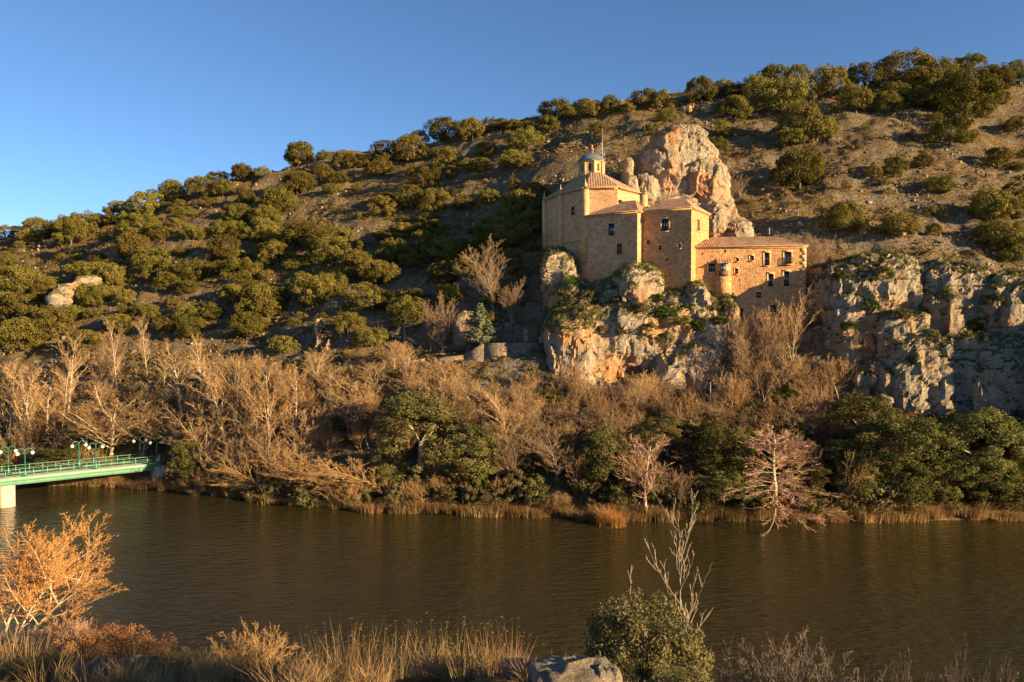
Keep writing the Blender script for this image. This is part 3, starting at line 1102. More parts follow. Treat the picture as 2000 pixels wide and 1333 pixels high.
def hip_apex(c, inset):
    """ridge for a four-cornered hip roof with the ridge along side 0"""
    c = [np.array(p) for p in c]
    m0, m1 = (c[0] + c[3]) / 2, (c[1] + c[2]) / 2
    d = (m1 - m0) / np.linalg.norm(m1 - m0)
    a, b = m0 + d * inset, m1 - d * inset
    return [(a, b), (b, b), (b, a), (a, a)]


b1 = quad((11.76, 117.6), (7.09, -5.6), 9.03, 7.6)
h1 = house('stone_house', 'tall plain house block joined to the chapel with a shuttered window', b1, 25.5, 40.85,
           {0: [(*z1(703, 755, 790, 890), 'sash', 0.3), (*z1(777, 822, 965, 1050), 'shutter', 0.18), ]}, M['render'], hip_apex(b1, 2.6), 43.0)
b2 = quad((19.5, 113.52), (6.45, -4.1), 8.05, 8.2)
h2 = house('stone_house', 'rubble house block with one sunlit side wall between chapel house and low wing', b2, 23.5, 40.95,
           {0: [(*z1(1166, 1222, 748, 850), 'sash', 0.3), (*z1(1036, 1065, 934, 966), 'sash', 0.14), (*z1(1142, 1167, 978, 1016), 'sash', 0.14),
                (*z1(1204, 1222, 1088, 1106), 'sash', 0), (*z2(119, 145, 556, 594), 'sash', 0.12), (*z2(6, 25, 690, 712), 'sash', 0)],
            1: [(*z2(292, 316, 325, 440), 'shutter', 0.2)]}, M['rubble'], hip_apex(b2, 2.6), 42.9)
# chimney of the first block
cp = at(1257, 380, 116.2)
R2 = np.array([[0.844, -0.537, 0], [0.537, 0.844, 0], [0, 0, 1]])
chm = MB().box((cp[0], cp[1], 42.4), (1.0, 0.9, 3.2), R2).obj('chimney', M['ashlar'], h1)
MB().box((cp[0], cp[1], 44.07), (1.3, 1.2, 0.16), R2).obj('chimney_cap', M['tiles'], chm)
settle(h1)
settle(h2)

# low right-hand wing
br = quad((27.3, 110.9), (0.9945, -0.1045), 15.95, 8.0)
wing = house('stone_house', 'low rubble-walled wing with many windows and red tiled roof', br, 20.0, 35.35,
             {0: [(*z2(335, 353, 640, 656), 'sash', 0), (*z2(544, 566, 614, 638), 'sash', 0), (*z2(402, 462, 738, 815), 'sash', 0.22),
                  (*z2(653, 680, 686, 720), 'sash', 0.1), (*z2(784, 817, 666, 712), 'sash', 0.2), (*z2(917, 961, 637, 757), 'sash', 0.22),
                  (*z2(1101, 1165, 630, 745), 'sash', 0.22, True), (*z2(643, 673, 785, 836), 'sash', 0.14), (*z2(953, 998, 835, 952), 'sash', 0.25),
                  (*z2(1099, 1149, 812, 950), 'sash', 0.25), (*z2(840, 890, 1006, 1056), 'sash', 0.16), (*z2(668, 722, 1155, 1226), 'shutter', 0.15),
                  (*z2(968, 1030, 1125, 1190), 'shutter', 0.15), (*z2(683, 694, 879, 902), 'sash', 0)]},
             M['rubble'], hip_apex(br, 3.2), 37.0)
A, B = np.array(br[0]), np.array(br[1])
d3 = np.array([*((B - A) / np.linalg.norm(B - A)), 0])
n3 = np.array([d3[1], -d3[0], 0])
R3 = np.array([d3, -n3, [0, 0, 1]])
WP = lambda px, py, o: (lambda sz: np.array([A[0], A[1], 0]) + d3 * sz[0] + n3 * o + np.array([0, 0, sz[1]]))(on_wall(A, B, px, py))
# projecting closet bay with its own little tiled roof, on a stone base
pa, pb = WP(1400, 541, 0), WP(1425.5, 515, 0)
bw = np.dot(pb - pa, d3)
bm = (pa + pb) / 2
bay = MB().box(bm + n3 * 0.4 + np.array([0, 0, 0.0]), (bw, 0.8, pb[2] - pa[2]), R3).obj('bay', M['render'], wing)
MB().box(bm + n3 * 0.805 + np.array([0, 0, 0.25]) - d3 * 0.15, (bw * 0.42, 0.05, 1.5), R3).obj('bay_window', M['wood'], bay)
MB().box(bm + n3 * 0.825 + np.array([0, 0, 0.25]) - d3 * 0.15, (bw * 0.3, 0.03, 1.2), R3).obj('pane', M['glass'], bay)
MB().box(bm + n3 * 0.9 + np.array([0, 0, -0.55]) - d3 * 0.15, (bw * 0.75, 0.06, 0.7), R3).obj('bay_rail', M['shutter'], bay)
MB().box(np.array([bm[0], bm[1], pa[2] - 1.805]) + n3 * 0.36, (bw + 0.2, 0.9, 3.6), R3).obj('bay_base', M['rubble'], wing)
zt = pb[2]
e0 = np.array([bm[0], bm[1], zt]) + n3 * 1.0 - d3 * (bw / 2 + 0.2)
e1 = e0 + d3 * (bw + 0.4)
tile_plane(e0, e1, e0 - n3 * 1.0 + np.array([0, 0, 0.55]), e1 - n3 * 1.0 + np.array([0, 0, 0.55]), 'bay_roof', wing, 0.1)
# quoins at the far corner of the wing
zq, k = 20.5, 0
while zq < 34.6:
    L = 0.9 if k % 2 else 0.5
    W = 0.5 if k % 2 else 0.9
    MB().box(np.array([*B, zq + 0.24]) - d3 * (L / 2 - 0.035) - n3 * (W / 2 - 0.035), (L, W, 0.46), R3).obj('quoin', M['ashlar'], wing)
    zq += 0.48
    k += 1
vp = np.array([*(A + (B - A) * 0.72), 37.4]) - n3 * 3.5
MB().tube([vp, vp + np.array([0, 0, 1.0])], 0.1, 8).obj('vent_pipe', M['pole'], wing)
settle(wing)

# ------------------------------------------------------------------ path wall, poles
pw = [(640, 729, 116.5), (735, 718, 114), (830, 703, 113), (905, 696, 111.5), (945, 673, 110.6), (1000, 672, 110.4), (1064, 672, 110.4)]
wall_root = thing('parapet_wall', 'long low rubble parapet wall along the path to the crag', 'wall', None, tuple(at(*pw[0])))
for i in range(len(pw) - 1):
    a, b = at(*pw[i]), at(*pw[i + 1])
    d = b - a
    L = np.linalg.norm(d[:2])
    hgt = 1.0 if i < 3 else 4.5
    n2 = np.array([-d[1], d[0], 0]) / L * 0.45
    dn = np.array([0, 0, 1.0])
    V = [a, b, b + n2, a + n2]
    lo = [v - dn * hgt for v in V]
    MB().add(lo + V, [(0, 1, 5, 4), (1, 2, 6, 5), (2, 3, 7, 6), (3, 0, 4, 7), (4, 5, 6, 7)]).obj('wall_section', M['parapet'], wall_root)
    MB().add([a - n2 * .12 + dn * .003, b - n2 * .12 + dn * .003, b + n2 * 1.12 + dn * .003, a + n2 * 1.12 + dn * .003,
              a - n2 * .12 + dn * .15, b - n2 * .12 + dn * .15, b + n2 * 1.12 + dn * .15, a + n2 * 1.12 + dn * .15],
             [(0, 1, 5, 4), (1, 2, 6, 5), (2, 3, 7, 6), (3, 0, 4, 7), (4, 5, 6, 7)]).obj('coping', M['parapet'], wall_root)
settle(wall_root)
P0 = [at(*p) for p in pw]
V, Q = [], []
for i, p in enumerate(P0):
    V += [p + np.array([0, 0.5, -0.7]), p + np.array([0, 4.0, -0.6])]
for i in range(len(P0) - 1):
    Q.append((2 * i, 2 * i + 2, 2 * i + 3, 2 * i + 1))
structure(MB().add(V, Q).obj('path', M['path']))

sp = at(1027, 672, 110.8)
t = thing('stone_pillar', 'small stone pillar with round top on the parapet wall', 'pillar', None, tuple(sp))
MB().box((0, 0, 0.75), (0.5, 0.5, 1.5)).obj('shaft', M['boulder'], t)
MB().lathe((0, 0, 1.5), [(0, 0), (0.36, 0), (0.36, 0.12), (0.15, 0.2), (0.27, 0.4), (0.2, 0.62), (0, 0.7)], 10).obj('ball_cap', M['boulder'], t)

b0, _ = hit(790, 672)
lt = at(790, 636, b0[1])
t = thing('floodlight_pole', 'grey pole with two floodlight heads by the path', 'lamp post', None, tuple(b0))
hh = lt[2] - b0[2]
MB().tube([(0, 0, -0.3), (0, 0, hh)], [0.09, 0.06], 8).obj('pole', M['pole'], t)
MB().box((0, 0, hh), (0.9, 0.08, 0.08)).obj('crossbar', M['pole'], t)
for q in (-0.45, 0.45):
    MB().box((q, -0.1, hh + 0.15), (0.4, 0.3, 0.3)).obj('floodlight', M['iron'], t)
b0 = on_far(1388, 103)
b0 = at(1387, 838, 100)
lt = at(1388, 745, 100)
gz = tz(b0[0], b0[1])[0]
t = thing('floodlight_pole', 'slender pale pole with a lamp head below the crag', 'lamp post', None, (b0[0], b0[1], gz))
hh = lt[2] - gz
MB().tube([(0, 0, -0.3), (0, 0, hh)], [0.1, 0.06], 8).obj('pole', M['pole'], t)
MB().box((0.1, -0.1, hh + 0.1), (0.7, 0.35, 0.25)).obj('floodlight', M['iron'], t)

# ------------------------------------------------------------------ footbridge
ed = np.array([-0.754, -0.657, 0])           # along the bridge, towards the near bank
pd = np.array([0.657, -0.754, 0])            # towards the camera side
RB = np.array([ed, pd, [0, 0, 1]])
E = np.array([-52.4, 107.0, 0]) - pd * 1.75   # centre line at the far abutment


def deck_z(t):
    return 3.35 + 0.55 * (1 - ((t - 40) / 46.0) ** 2)


BP = lambda t, o, z: E + ed * t + pd * o + np.array([0, 0, z])
bridge = thing('footbridge', 'pale green steel footbridge over the river on concrete piers', 'bridge', None, tuple(E))


def strip(o0, o1, zlo, zhi, t0=-1.5, t1=92, n=48):
    mb = MB()
    V = []
    for q in np.linspace(t0, t1, n):
        z = deck_z(q)
        V += [BP(q, o0, z + zlo), BP(q, o1, z + zlo), BP(q, o1, z + zhi), BP(q, o0, z + zhi)]
    Q = []
    for i in range(n - 1):
        for j in range(4):
            Q.append((4 * i + j, 4 * i + (j + 1) % 4, 4 * i + 4 + (j + 1) % 4, 4 * i + 4 + j))
    Q += [(3, 2, 1, 0), (4 * n - 4, 4 * n - 3, 4 * n - 2, 4 * n - 1)]
    return mb.add(V, Q)


strip(-1.6, 1.6, -0.95, -0.08).obj('girder', M['bridge_green'], bridge)
strip(-1.78, 1.78, -0.079, 0.0).obj('deck', M['deck'], bridge)
for s in (-1, 1):
    strip(min(s * 1.78, s * 1.9), max(s * 1.78, s * 1.9), -0.45, 0.1).obj('edge_beam', M['bridge_green'], bridge)
    for zr in (0.3, 0.52, 0.74, 1.1):
        w = 0.03 if zr < 1 else 0.05
        strip(s * 1.7 - w / 2, s * 1.7 + w / 2, zr - w / 2, zr + w / 2).obj('rail', M['bridge_green'], bridge)
    pm = MB().box((0, 0, 0.58), (0.07, 0.07, 1.06), RB).mesh('post', M['bridge_green'])
    for q in np.arange(-1.2, 91, 1.55):
        o = link('post', pm, bridge)
        o.location = BP(q, s * 1.7, deck_z(q))
for q in (17.2, 45, 72):
    zt_ = deck_z(q) - 0.951
    c = BP(q, 0, 0)
    a = np.array([(-0.9, -1.25), (-0.55, -1.55), (0.55, -1.55), (0.9, -1.25), (0.9, 1.25), (0.55, 1.55), (-0.55, 1.55), (-0.9, 1.25)])
    V = [c + ed * x + pd * y + np.array([0, 0, z]) for z in (-2.5, zt_) for x, y in a]
    Qs = [(i, (i + 1) % 8, 8 + (i + 1) % 8, 8 + i) for i in range(8)]
    MB().add(V, Qs).obj('pier', M['concrete'], bridge)
MB().box(BP(-1.6, 0, 1.0), (2.2, 4.6, 4.0), RB).obj('abutment', M['concrete'], bridge)
settle(bridge)


def lamp(loc, k):
    t = thing('street_lamp', 'green bridge lamp post with two white globes on curved arms', 'lamp post', 'lamps on the footbridge', tuple(loc))
    if k is None:
        lamp.me = {}
        lamp.me['base'] = MB().lathe((0, 0, 0), [(0, 0), (0.19, 0), (0.19, 0.5), (0.1, 0.65), (0.1, 0.9)], 10).mesh('base', M['lamp_green'])
        lamp.me['post'] = MB().tube([(0, 0, 0.8), (0, 0, 3.35)], [0.075, 0.055], 8).mesh('post', M['lamp_green'])
        for nm, s in (('arm', -1), ('arm2', 1)):
            P = [ed * s * (0.42 - 0.42 * math.cos(a)) + np.array([0, 0, 3.3 + 0.42 * math.sin(a)]) for a in np.linspace(0, math.pi, 9)]
            lamp.me[nm] = MB().tube(P, 0.035, 6).mesh('arm', M['lamp_green'])
            c = ed * s * 0.84 + np.array([0, 0, 3.08])
            a = np.linspace(-math.pi / 2, math.pi / 2, 9)
            lamp.me['g' + nm] = MB().lathe(c, list(zip(0.24 * np.cos(a), 0.24 * np.sin(a))), 14).mesh('globe', M['globe'], True)
    for nm, name in (('base', 'base'), ('post', 'post'), ('arm', 'arm'), ('arm2', 'arm'), ('garm', 'globe'), ('garm2', 'globe')):
        link(name, lamp.me[nm], t)


kk = None
for q in (-1.0, 6.9, 15.2, 23.4, 31.6):
    lamp(BP(q, 1.45, deck_z(q) + 0.0), kk)
    kk = 1
    lamp(BP(q + 1.5, -1.45, deck_z(q + 1.5)), kk)

# ------------------------------------------------------------------ plants: builders


def leaf_quads(C, Nn, size, jit, rg):
    """one small quad at each point, facing roughly along its normal"""
    n = len(C)
    Nn = Nn + jit * rg.normal(size=(n, 3))
    Nn /= np.linalg.norm(Nn, axis=1)[:, None] + 1e-9
    a = rg.normal(size=(n, 3))
    u = np.cross(Nn, a)
    u /= np.linalg.norm(u, axis=1)[:, None] + 1e-9
    v = np.cross(Nn, u)
    s = size * rg.uniform(0.6, 1.3, (n, 1))
    u, v = u * s, v * s * 0.62
    V = np.stack([C - u, C - v * 0.9 + u * 0.1, C + u, C + v], 1)
    return V.reshape(-1, 3), np.arange(4 * n).reshape(-1, 4)


def crown_points(rg, R, nclump, rc, per, zc, flat=0.0, hollow=0.55, lobes=6):
    """leaf positions and normals: clumps on the outside of an uneven crown"""
    C, Nn = [], []
    ld = rg.normal(size=(lobes, 3))
    ld /= np.linalg.norm(ld, axis=1)[:, None]
    lw = rg.uniform(-0.28, 0.3, lobes)
    for i in range(nclump):
        d = rg.normal(size=3)
        d /= np.linalg.norm(d)
        if d[2] < -0.8:
            d[2] = abs(d[2]) * 0.5
            d /= np.linalg.norm(d)
        k = 1 + sum(w * max(0, d.dot(l)) ** 3 for w, l in zip(lw, ld))
        rr = k * (hollow + (1 - hollow) * rg.random() ** 0.4)
        c = d * rr * R
        c[2] += zc
        r = rc * rg.uniform(0.6, 1.35)
        p = rg.normal(size=(per, 3))
        p /= np.linalg.norm(p, axis=1)[:, None]
        p += 0.45 * d
        p /= np.linalg.norm(p, axis=1)[:, None]
        q = p * (rg.uniform(0.65, 1.05, (per, 1)))
        C.append(c + q * r * np.array([1, 1, 0.85]))
        Nn.append(p)
    C, Nn = np.concatenate(C), np.concatenate(Nn)
    keep = C[:, 2] > flat
    return C[keep], Nn[keep]


def leafy_tree(seed, R, zc, nclump, rc, per, leaf, mat, flat, trunk_h, trunk_r, hollow=0.55, jit=0.45, bark='bark_dark'):
    rg = np.random.default_rng(seed)
    C, Nn = crown_points(rg, np.array(R), nclump, rc, per, zc, flat, hollow)
    V, Q = leaf_quads(C, Nn, leaf, jit, rg)
    crown = MB().add(V, Q).mesh('crown', M[mat])
    mb = MB()
    top = np.array([rg.normal() * 0.2, rg.normal() * 0.2, trunk_h])
    mb.tube([(0, 0, -0.5), (0.05, 0, trunk_h * 0.4), top], [trunk_r * 1.25, trunk_r, trunk_r * 0.7], 7)
    for i in range(6):
        a = rg.uniform(0, 2 * math.pi)
        e = np.array([math.cos(a) * R[0] * 0.6, math.sin(a) * R[1] * 0.6, zc + rg.uniform(-0.1, 0.5) * R[2]])
        s = top * rg.uniform(0.55, 1.0)
        mb.tube([s, (s + e) / 2 + rg.normal(size=3) * 0.15, e], [trunk_r * 0.55, trunk_r * 0.35, trunk_r * 0.12], 5)
    trunk = mb.mesh('trunk', M[bark])
    return {'trunk': trunk, 'crown': crown}


def unit(v):
    return v / (np.linalg.norm(v, axis=-1, keepdims=True) + 1e-9)


def tubes(mb, P, r, k):
    """many tubes at once: P (N, n, 3), r (N, n)"""
    Nn, n = P.shape[:2]
    t = unit(np.gradient(P, axis=1))
    ref = np.where(np.abs(t[:, :1, 2:3]) < 0.8, np.array([0.1, 0.17, 0.98]), np.array([1.0, 0.2, 0.05]))
    u = unit(np.cross(t, np.broadcast_to(ref, t.shape)))
    v = np.cross(t, u)
    a = np.arange(k) * 2 * math.pi / k
    V = P[:, :, None] + r[:, :, None, None] * (np.cos(a)[:, None] * u[:, :, None] + np.sin(a)[:, None] * v[:, :, None])
    b = (np.arange(Nn) * n * k)[:, None, None] + (np.arange(n - 1) * k)[None, :, None]
    j = np.arange(k)[None, None]
    j2 = (j + 1) % k
    mb.add(V.reshape(-1, 3), np.stack([b + j, b + j2, b + k + j2, b + k + j], -1).reshape(-1, 4))


def grow(seed, spec):
    """bare tree: returns limb tubes (trunk part) and fine twigs (crown part)"""
    rg = np.random.default_rng(seed)
    limbs, twigs = MB(), MB()
    lim_lv = spec.get('limb_levels', 2)
    ns = spec.get('stems', 1)
    p = np.stack([rg.normal(size=ns) * 0.12, rg.normal(size=ns) * 0.12, np.full(ns, -0.3)], -1)
    sp_ = spec.get('spread', 0.1)
    d = np.array(spec.get('lean', (0, 0, 1)), float) + np.stack([rg.normal(size=ns) * sp_, rg.normal(size=ns) * sp_, np.zeros(ns)], -1)
    L = spec['h'] * rg.uniform(0.8, 1.1, ns)
    r = np.full(ns, spec['r'])
    nl = len(spec['kids'])
    for lv in range(nl + 1):
        n = (8, 6, 4, 3, 2)[min(lv, 4)]
        if lv == nl:
            n = 1
        trop = spec['trop'][min(lv, len(spec['trop']) - 1)]
        cur = spec.get('wiggle', 0.12) * (0.5 if lv == 0 else 1.0)
        dd = unit(d)
        P = [p]
        for i in range(n):
            dd = unit(dd + rg.normal(size=dd.shape) * cur + np.array([0, 0, trop / n]))
            P.append(P[-1] + dd * (L / n)[:, None])
        P = np.stack(P, 1)
        rr = r[:, None] * np.linspace(1, 0.16 if lv == 0 else 0.25, n + 1)[None]
        tubes(limbs if lv < lim_lv else twigs, P, np.maximum(rr, spec.get('rmin', 0.0085)), (7, 5, 4, 3, 3)[min(lv, 4)])
        if lv == nl:
            break
        k = spec['kids'][lv]
        s0 = spec['start'][lv]
        Nn = len(P)
        f = s0 + (1 - s0) * (np.arange(k)[None] + rg.uniform(0.05, 0.95, (Nn, k))) / k
        x = np.minimum(f * n, n - 1e-4)
        j = x.astype(int)
        I = np.arange(Nn)[:, None]
        seg = P[I, j + 1] - P[I, j]
        q = P[I, j] + seg * (x - j)[..., None]
        t = unit(seg)
        az = rg.uniform(0, 6.28, (Nn, 1)) + 2.4 * np.arange(k)[None] + rg.normal(size=(Nn, k)) * 0.5
        a = unit(np.cross(t, np.where(np.abs(t[..., 2:3]) < 0.8, np.array([0.3, 0.2, 0.9]), np.array([1.0, 0, 0]))))
        b = np.cross(t, a)
        out = a * np.cos(az)[..., None] + b * np.sin(az)[..., None]
        an = spec['angle'][lv] * rg.uniform(0.7, 1.3, (Nn, k))
        if lv == 0 and 'anglef' in spec:
            an = spec['anglef'](f) * rg.uniform(0.9, 1.1, (Nn, k))
        nd = t * np.cos(an)[..., None] + out * np.sin(an)[..., None]
        sh = spec['shape'](f) if lv == 0 else 1.0 - 0.45 * f
        nL = L[:, None] * spec['ratio'][lv] * sh * rg.uniform(0.6, 1.25, (Nn, k))
        nr = r[:, None] * spec['thin'][lv] * (1 - 0.4 * f)
        keep = rg.random((Nn, k)) < 0.88
        p, d, L, r = q[keep], nd[keep], nL[keep], nr[keep]
    return limbs, twigs


SPECS = {
    'poplar': dict(h=9.5, r=0.105, trop=[0.1, 0.5, 0.35, 0.2], kids=[22, 8, 7, 6], limb_levels=2, rmin=0.0075, start=[0.28, 0.12, 0.1, 0.1], angle=[0.62, 0.55, 0.55, 0.5], ratio=[0.38, 0.42, 0.5, 0.5], thin=[0.4, 0.5, 0.5, 0.6], shape=lambda f: 1.15 - 0.75 * f, spread=0.06, wiggle=0.10),
    'spread': dict(h=5.0, r=0.13, trop=[0.1, 0.45, 0.3, 0.1], kids=[12, 8, 8, 7], limb_levels=2, rmin=0.0075, start=[0.3, 0.15, 0.1, 0.1], angle=[0.75, 0.6, 0.55, 0.5], ratio=[0.95, 0.45, 0.42, 0.5], thin=[0.55, 0.45, 0.45, 0.6], shape=lambda f: 1.1 - 0.3 * f, spread=0.12, stems=2, wiggle=0.12),
    'cone': dict(h=11.0, r=0.2, trop=[0, -0.6, 0.0, 0.1], kids=[85, 9, 6, 3], rmin=0.013, start=[0.09, 0.15, 0.1, 0.1], angle=[1.2, 0.5, 0.5, 0.5], anglef=lambda f: 1.5 - 0.95 * f, ratio=[0.42, 0.42, 0.5, 0.55], thin=[0.22, 0.5, 0.6, 0.7], shape=lambda f: 1.0 - 0.5 * f, spread=0.02, wiggle=0.09),
    'vase': dict(h=7.0, r=0.085, trop=[0.1, 0.55, 0.4, 0.2], kids=[13, 8, 7, 6], rmin=0.0078, start=[0.12, 0.12, 0.1, 0.1], angle=[0.6, 0.5, 0.5, 0.45], ratio=[0.62, 0.45, 0.45, 0.5], thin=[0.5, 0.5, 0.5, 0.6], shape=lambda f: 1.05 - 0.35 * f, spread=0.16, stems=3, wiggle=0.09),
    'redvase': dict(h=7.0, r=0.12, trop=[0.1, 0.35, 0.25, 0.1], kids=[20, 9, 7, 4], rmin=0.0125, start=[0.08, 0.12, 0.1, 0.1], angle=[0.8, 0.55, 0.5, 0.5], ratio=[0.55, 0.42, 0.45, 0.5], thin=[0.42, 0.5, 0.5, 0.6], shape=lambda f: 1.1 - 0.55 * f, spread=0.12, stems=2, wiggle=0.09),
    'shrub': dict(h=3.0, r=0.045, trop=[0.15, 0.35, 0.2], kids=[8, 6, 4], start=[0.15, 0.1, 0.1], angle=[0.5, 0.5, 0.5], ratio=[0.55, 0.5, 0.5], thin=[0.6, 0.6, 0.6], shape=lambda f: 1.1 - 0.4 * f, spread=0.38, stems=11, wiggle=0.12, limb_levels=1),
    'lean': dict(h=7.5, r=0.10, trop=[-0.35, 0.15, -0.15, -0.1], kids=[17, 8, 6, 5], rmin=0.008, start=[0.2, 0.12, 0.1, 0.1], angle=[0.6, 0.5, 0.5, 0.45], ratio=[0.45, 0.45, 0.45, 0.5], thin=[0.45, 0.5, 0.5, 0.6], shape=lambda f: 1.1 - 0.5 * f, spread=0.15, stems=2, lean=(-0.95, -0.1, 0.75), wiggle=0.10),
}


def bare_proto(kind, seed, bark, twig):
    l, t = grow(seed, SPECS[kind])
    return {'trunk': l.mesh('trunk', M[bark]), 'crown': t.mesh('crown', M[twig])}


def plant(proto, name, label, cat, group, loc, rz, sc):
    t = thing(name, label, cat, group, tuple(loc), rz, sc)
    for nm, me in proto.items():
        link(nm, me, t)
    return t


def tuft(seed, n, h, spread, w, mat, bend=0.4, heads=0.0, base=0.15):
    """clump of dry grass blades or stalks, each a bent two-segment blade"""
    rg = np.random.default_rng(seed)
    a = rg.uniform(0, 2 * math.pi, n)
    o = np.stack([np.cos(a), np.sin(a), np.zeros(n)], -1)
    p0 = o * base * np.sqrt(rg.random((n, 1))) + rg.normal(size=(n, 3)) * [base * .4, base * .4, 0]
    L = h * rg.uniform(0.45, 1.1, (n, 1))
    k = spread * rg.uniform(0.1, 1.0, (n, 1))
    p1 = p0 + o * L * 0.45 * k + np.array([0, 0, 1]) * L * 0.52
    p2 = p1 + o * L * (0.5 * k + bend * k) + np.array([0, 0, 1]) * L * (0.5 - 0.3 * bend * k)
    s = np.cross(o, [0, 0, 1]) * np.cos(rg.uniform(0, 3, (n, 1))) + o * 0.5
    s = s / (np.linalg.norm(s, axis=1)[:, None] + 1e-6) * w * rg.uniform(0.7, 1.3, (n, 1))
    V = np.stack([p0 - s, p0 + s, p1 + s * 0.8, p1 - s * 0.8, p2], 1).reshape(-1, 3)
    b = np.arange(n)[:, None] * 5
    mb = MB().add(V, b + np.array([[0, 1, 2, 3]]), b + np.array([[3, 2, 4]]))
    if heads:
        q = rg.random(n) < heads
        C = np.repeat(p2[q], 3, 0) + rg.normal(size=(q.sum() * 3, 3)) * 0.018
        hv, hq = leaf_quads(C, rg.normal(size=C.shape), 0.013, 0.3, rg)
        mb.add(hv, hq)
    return mb


# ------------------------------------------------------------------ hillside holm oaks
oaks = [leafy_tree(100 + i, R, zc, 84, 0.58, 110, 0.098, 'oak', 0.1, 1.5, 0.17, 0.5, 0.6) for i, (R, zc) in enumerate([
    ((2.3, 2.3, 1.7), 1.7), ((2.4, 2.2, 1.9), 2.0), ((2.1, 2.3, 2.0), 2.1), ((2.6, 2.3, 1.5), 1.5), ((2.2, 2.2, 1.8), 1.9), ((2.5, 2.5, 1.6), 1.6)])]
OAKW = 5.6
L5 = [(30, 640, 90), (100, 625, 80), (215, 640, 150), (335, 620, 110), (510, 620, 200), (670, 560, 140), (850, 520, 210), (1000, 430, 140), (1160, 410, 150), (1265, 330, 110), (1400, 310, 130), (1515, 290, 80), (1725, 220, 150),
      (170, 680, 120), (410, 680, 180), (600, 660, 70), (705, 640, 90), (800, 620, 200), (930, 650, 110), (1040, 465, 70), (1290, 400, 120), (1410, 375, 70), (1720, 390, 140), (1375, 555, 150), (1600, 510, 180), (1530, 590, 160), (1090, 630, 90), (1150, 650, 110), (1270, 640, 130), (1390, 650, 100), (1530, 660, 170), (1720, 700, 160), (570, 810, 100), (480, 830, 90), (760, 780, 210), (870, 820, 190), (910, 885, 180), (1050, 750, 70), (1295, 800, 180), (1120, 900, 190), (1580, 790, 170), (1400, 890, 200), (1540, 890, 90), (110, 960, 220), (280, 960, 140), (560, 900, 180), (650, 920, 150), (540, 1040, 170), (970, 950, 140), (1000, 1050, 90), (730, 1040, 110), (540, 1100, 90), (110, 1130, 240), (240, 1150, 200), (300, 1230, 220), (120, 1290, 240), (500, 1300, 180), (400, 1130, 160), (1510, 1110, 230), (1100, 1130, 140), (1230, 1120, 120), (1350, 1030, 150), (1430, 1230, 180), (1650, 1300, 150), (1110, 1220, 150), (690, 1180, 150), (30, 800, 120), (20, 1040, 130), (860, 1130, 120), (960, 1180, 140)]
L6 = [(235, 325, 150), (355, 310, 70), (460, 345, 120), (350, 405, 105), (235, 480, 150), (395, 480, 80), (115, 580, 170), (640, 390, 130), (690, 320, 170), (800, 310, 170), (845, 220, 110), (990, 205, 180), (1130, 195, 130), (1225, 150, 90), (1285, 150, 80), (1345, 160, 80), (1530, 160, 110), (1560, 95, 150), (1200, 280, 100), (1390, 250, 170), (1350, 340, 140), (1180, 370, 90), (1340, 455, 60), (940, 290, 80), (1000, 360, 150), (870, 450, 160), (660, 590, 140), (800, 560, 140), (930, 580, 140), (1090, 560, 120), (1210, 530, 110), (760, 700, 100), (900, 650, 110), (930, 700, 120), (60, 650, 130), (60, 730, 130), (230, 760, 180), (360, 770, 180), (90, 850, 160), (400, 840, 180), (520, 930, 180), (620, 950, 180), (670, 950, 150), (740, 830, 150), (880, 820, 170), (980, 830, 150), (1060, 800, 120), (1250, 720, 200), (1370, 620, 200), (1330, 760, 220), (1450, 560, 160), (970, 950, 150), (1100, 920, 150), (310, 1050, 200), (50, 1120, 160), (400, 990, 140), (580, 1080, 180), (780, 1180, 190), (480, 1230, 170), (600, 1280, 170), (1430, 690, 150), (690, 1060, 120), (250, 980, 120)]
L7 = [(910, 250, 130), (1010, 250, 130), (730, 290, 100), (600, 320, 130), (350, 340, 110), (420, 345, 100), (280, 360, 60), (200, 360, 80), (120, 380, 100), (20, 390, 70), (450, 400, 80), (390, 460, 80), (740, 400, 150), (830, 300, 110), (950, 360, 200), (1150, 290, 150), (1310, 250, 140), (1270, 360, 140), (1400, 360, 120), (1470, 250, 200), (1620, 230, 160), (1760, 190, 130), (1915, 185, 150), (1980, 240, 90), (1890, 260, 110), (1740, 390, 220), (1600, 340, 160), (1550, 290, 180), (1680, 500, 170), (690, 465, 90), (670, 545, 90), (1020, 470, 170), (1100, 480, 150), (1025, 690, 220), (990, 500, 110), (1345, 640, 70), (1435, 640, 110), (1565, 600, 80), (1635, 710, 120), (1850, 830, 170), (1930, 820, 120), (1950, 720, 80), (1885, 600, 110), (1215, 880, 150), (1455, 890, 150), (1880, 960, 200), (1960, 1000, 150), (1890, 320, 90), (1970, 440, 90), (140, 450, 60), (1240, 300, 100), (1690, 270, 120), (1820, 330, 120), (1440, 310, 120), (1610, 890, 60), (1700, 330, 140)]
spots = [(x / 2.962, 250 + y / 2.962, w / 2.962) for x, y, w in L5] + [(500 + x / 2.667, 200 + y / 2.667, w / 2.667) for x, y, w in L6] + [(1100 + x / 2.222, 60 + y / 2.222, w / 2.222) for x, y, w in L7]
rg = np.random.default_rng(5)
sky_line = lambda px: np.interp(px, [0, 330, 600, 850, 1100, 1400, 2000], [465, 395, 325, 275, 235, 190, 150])
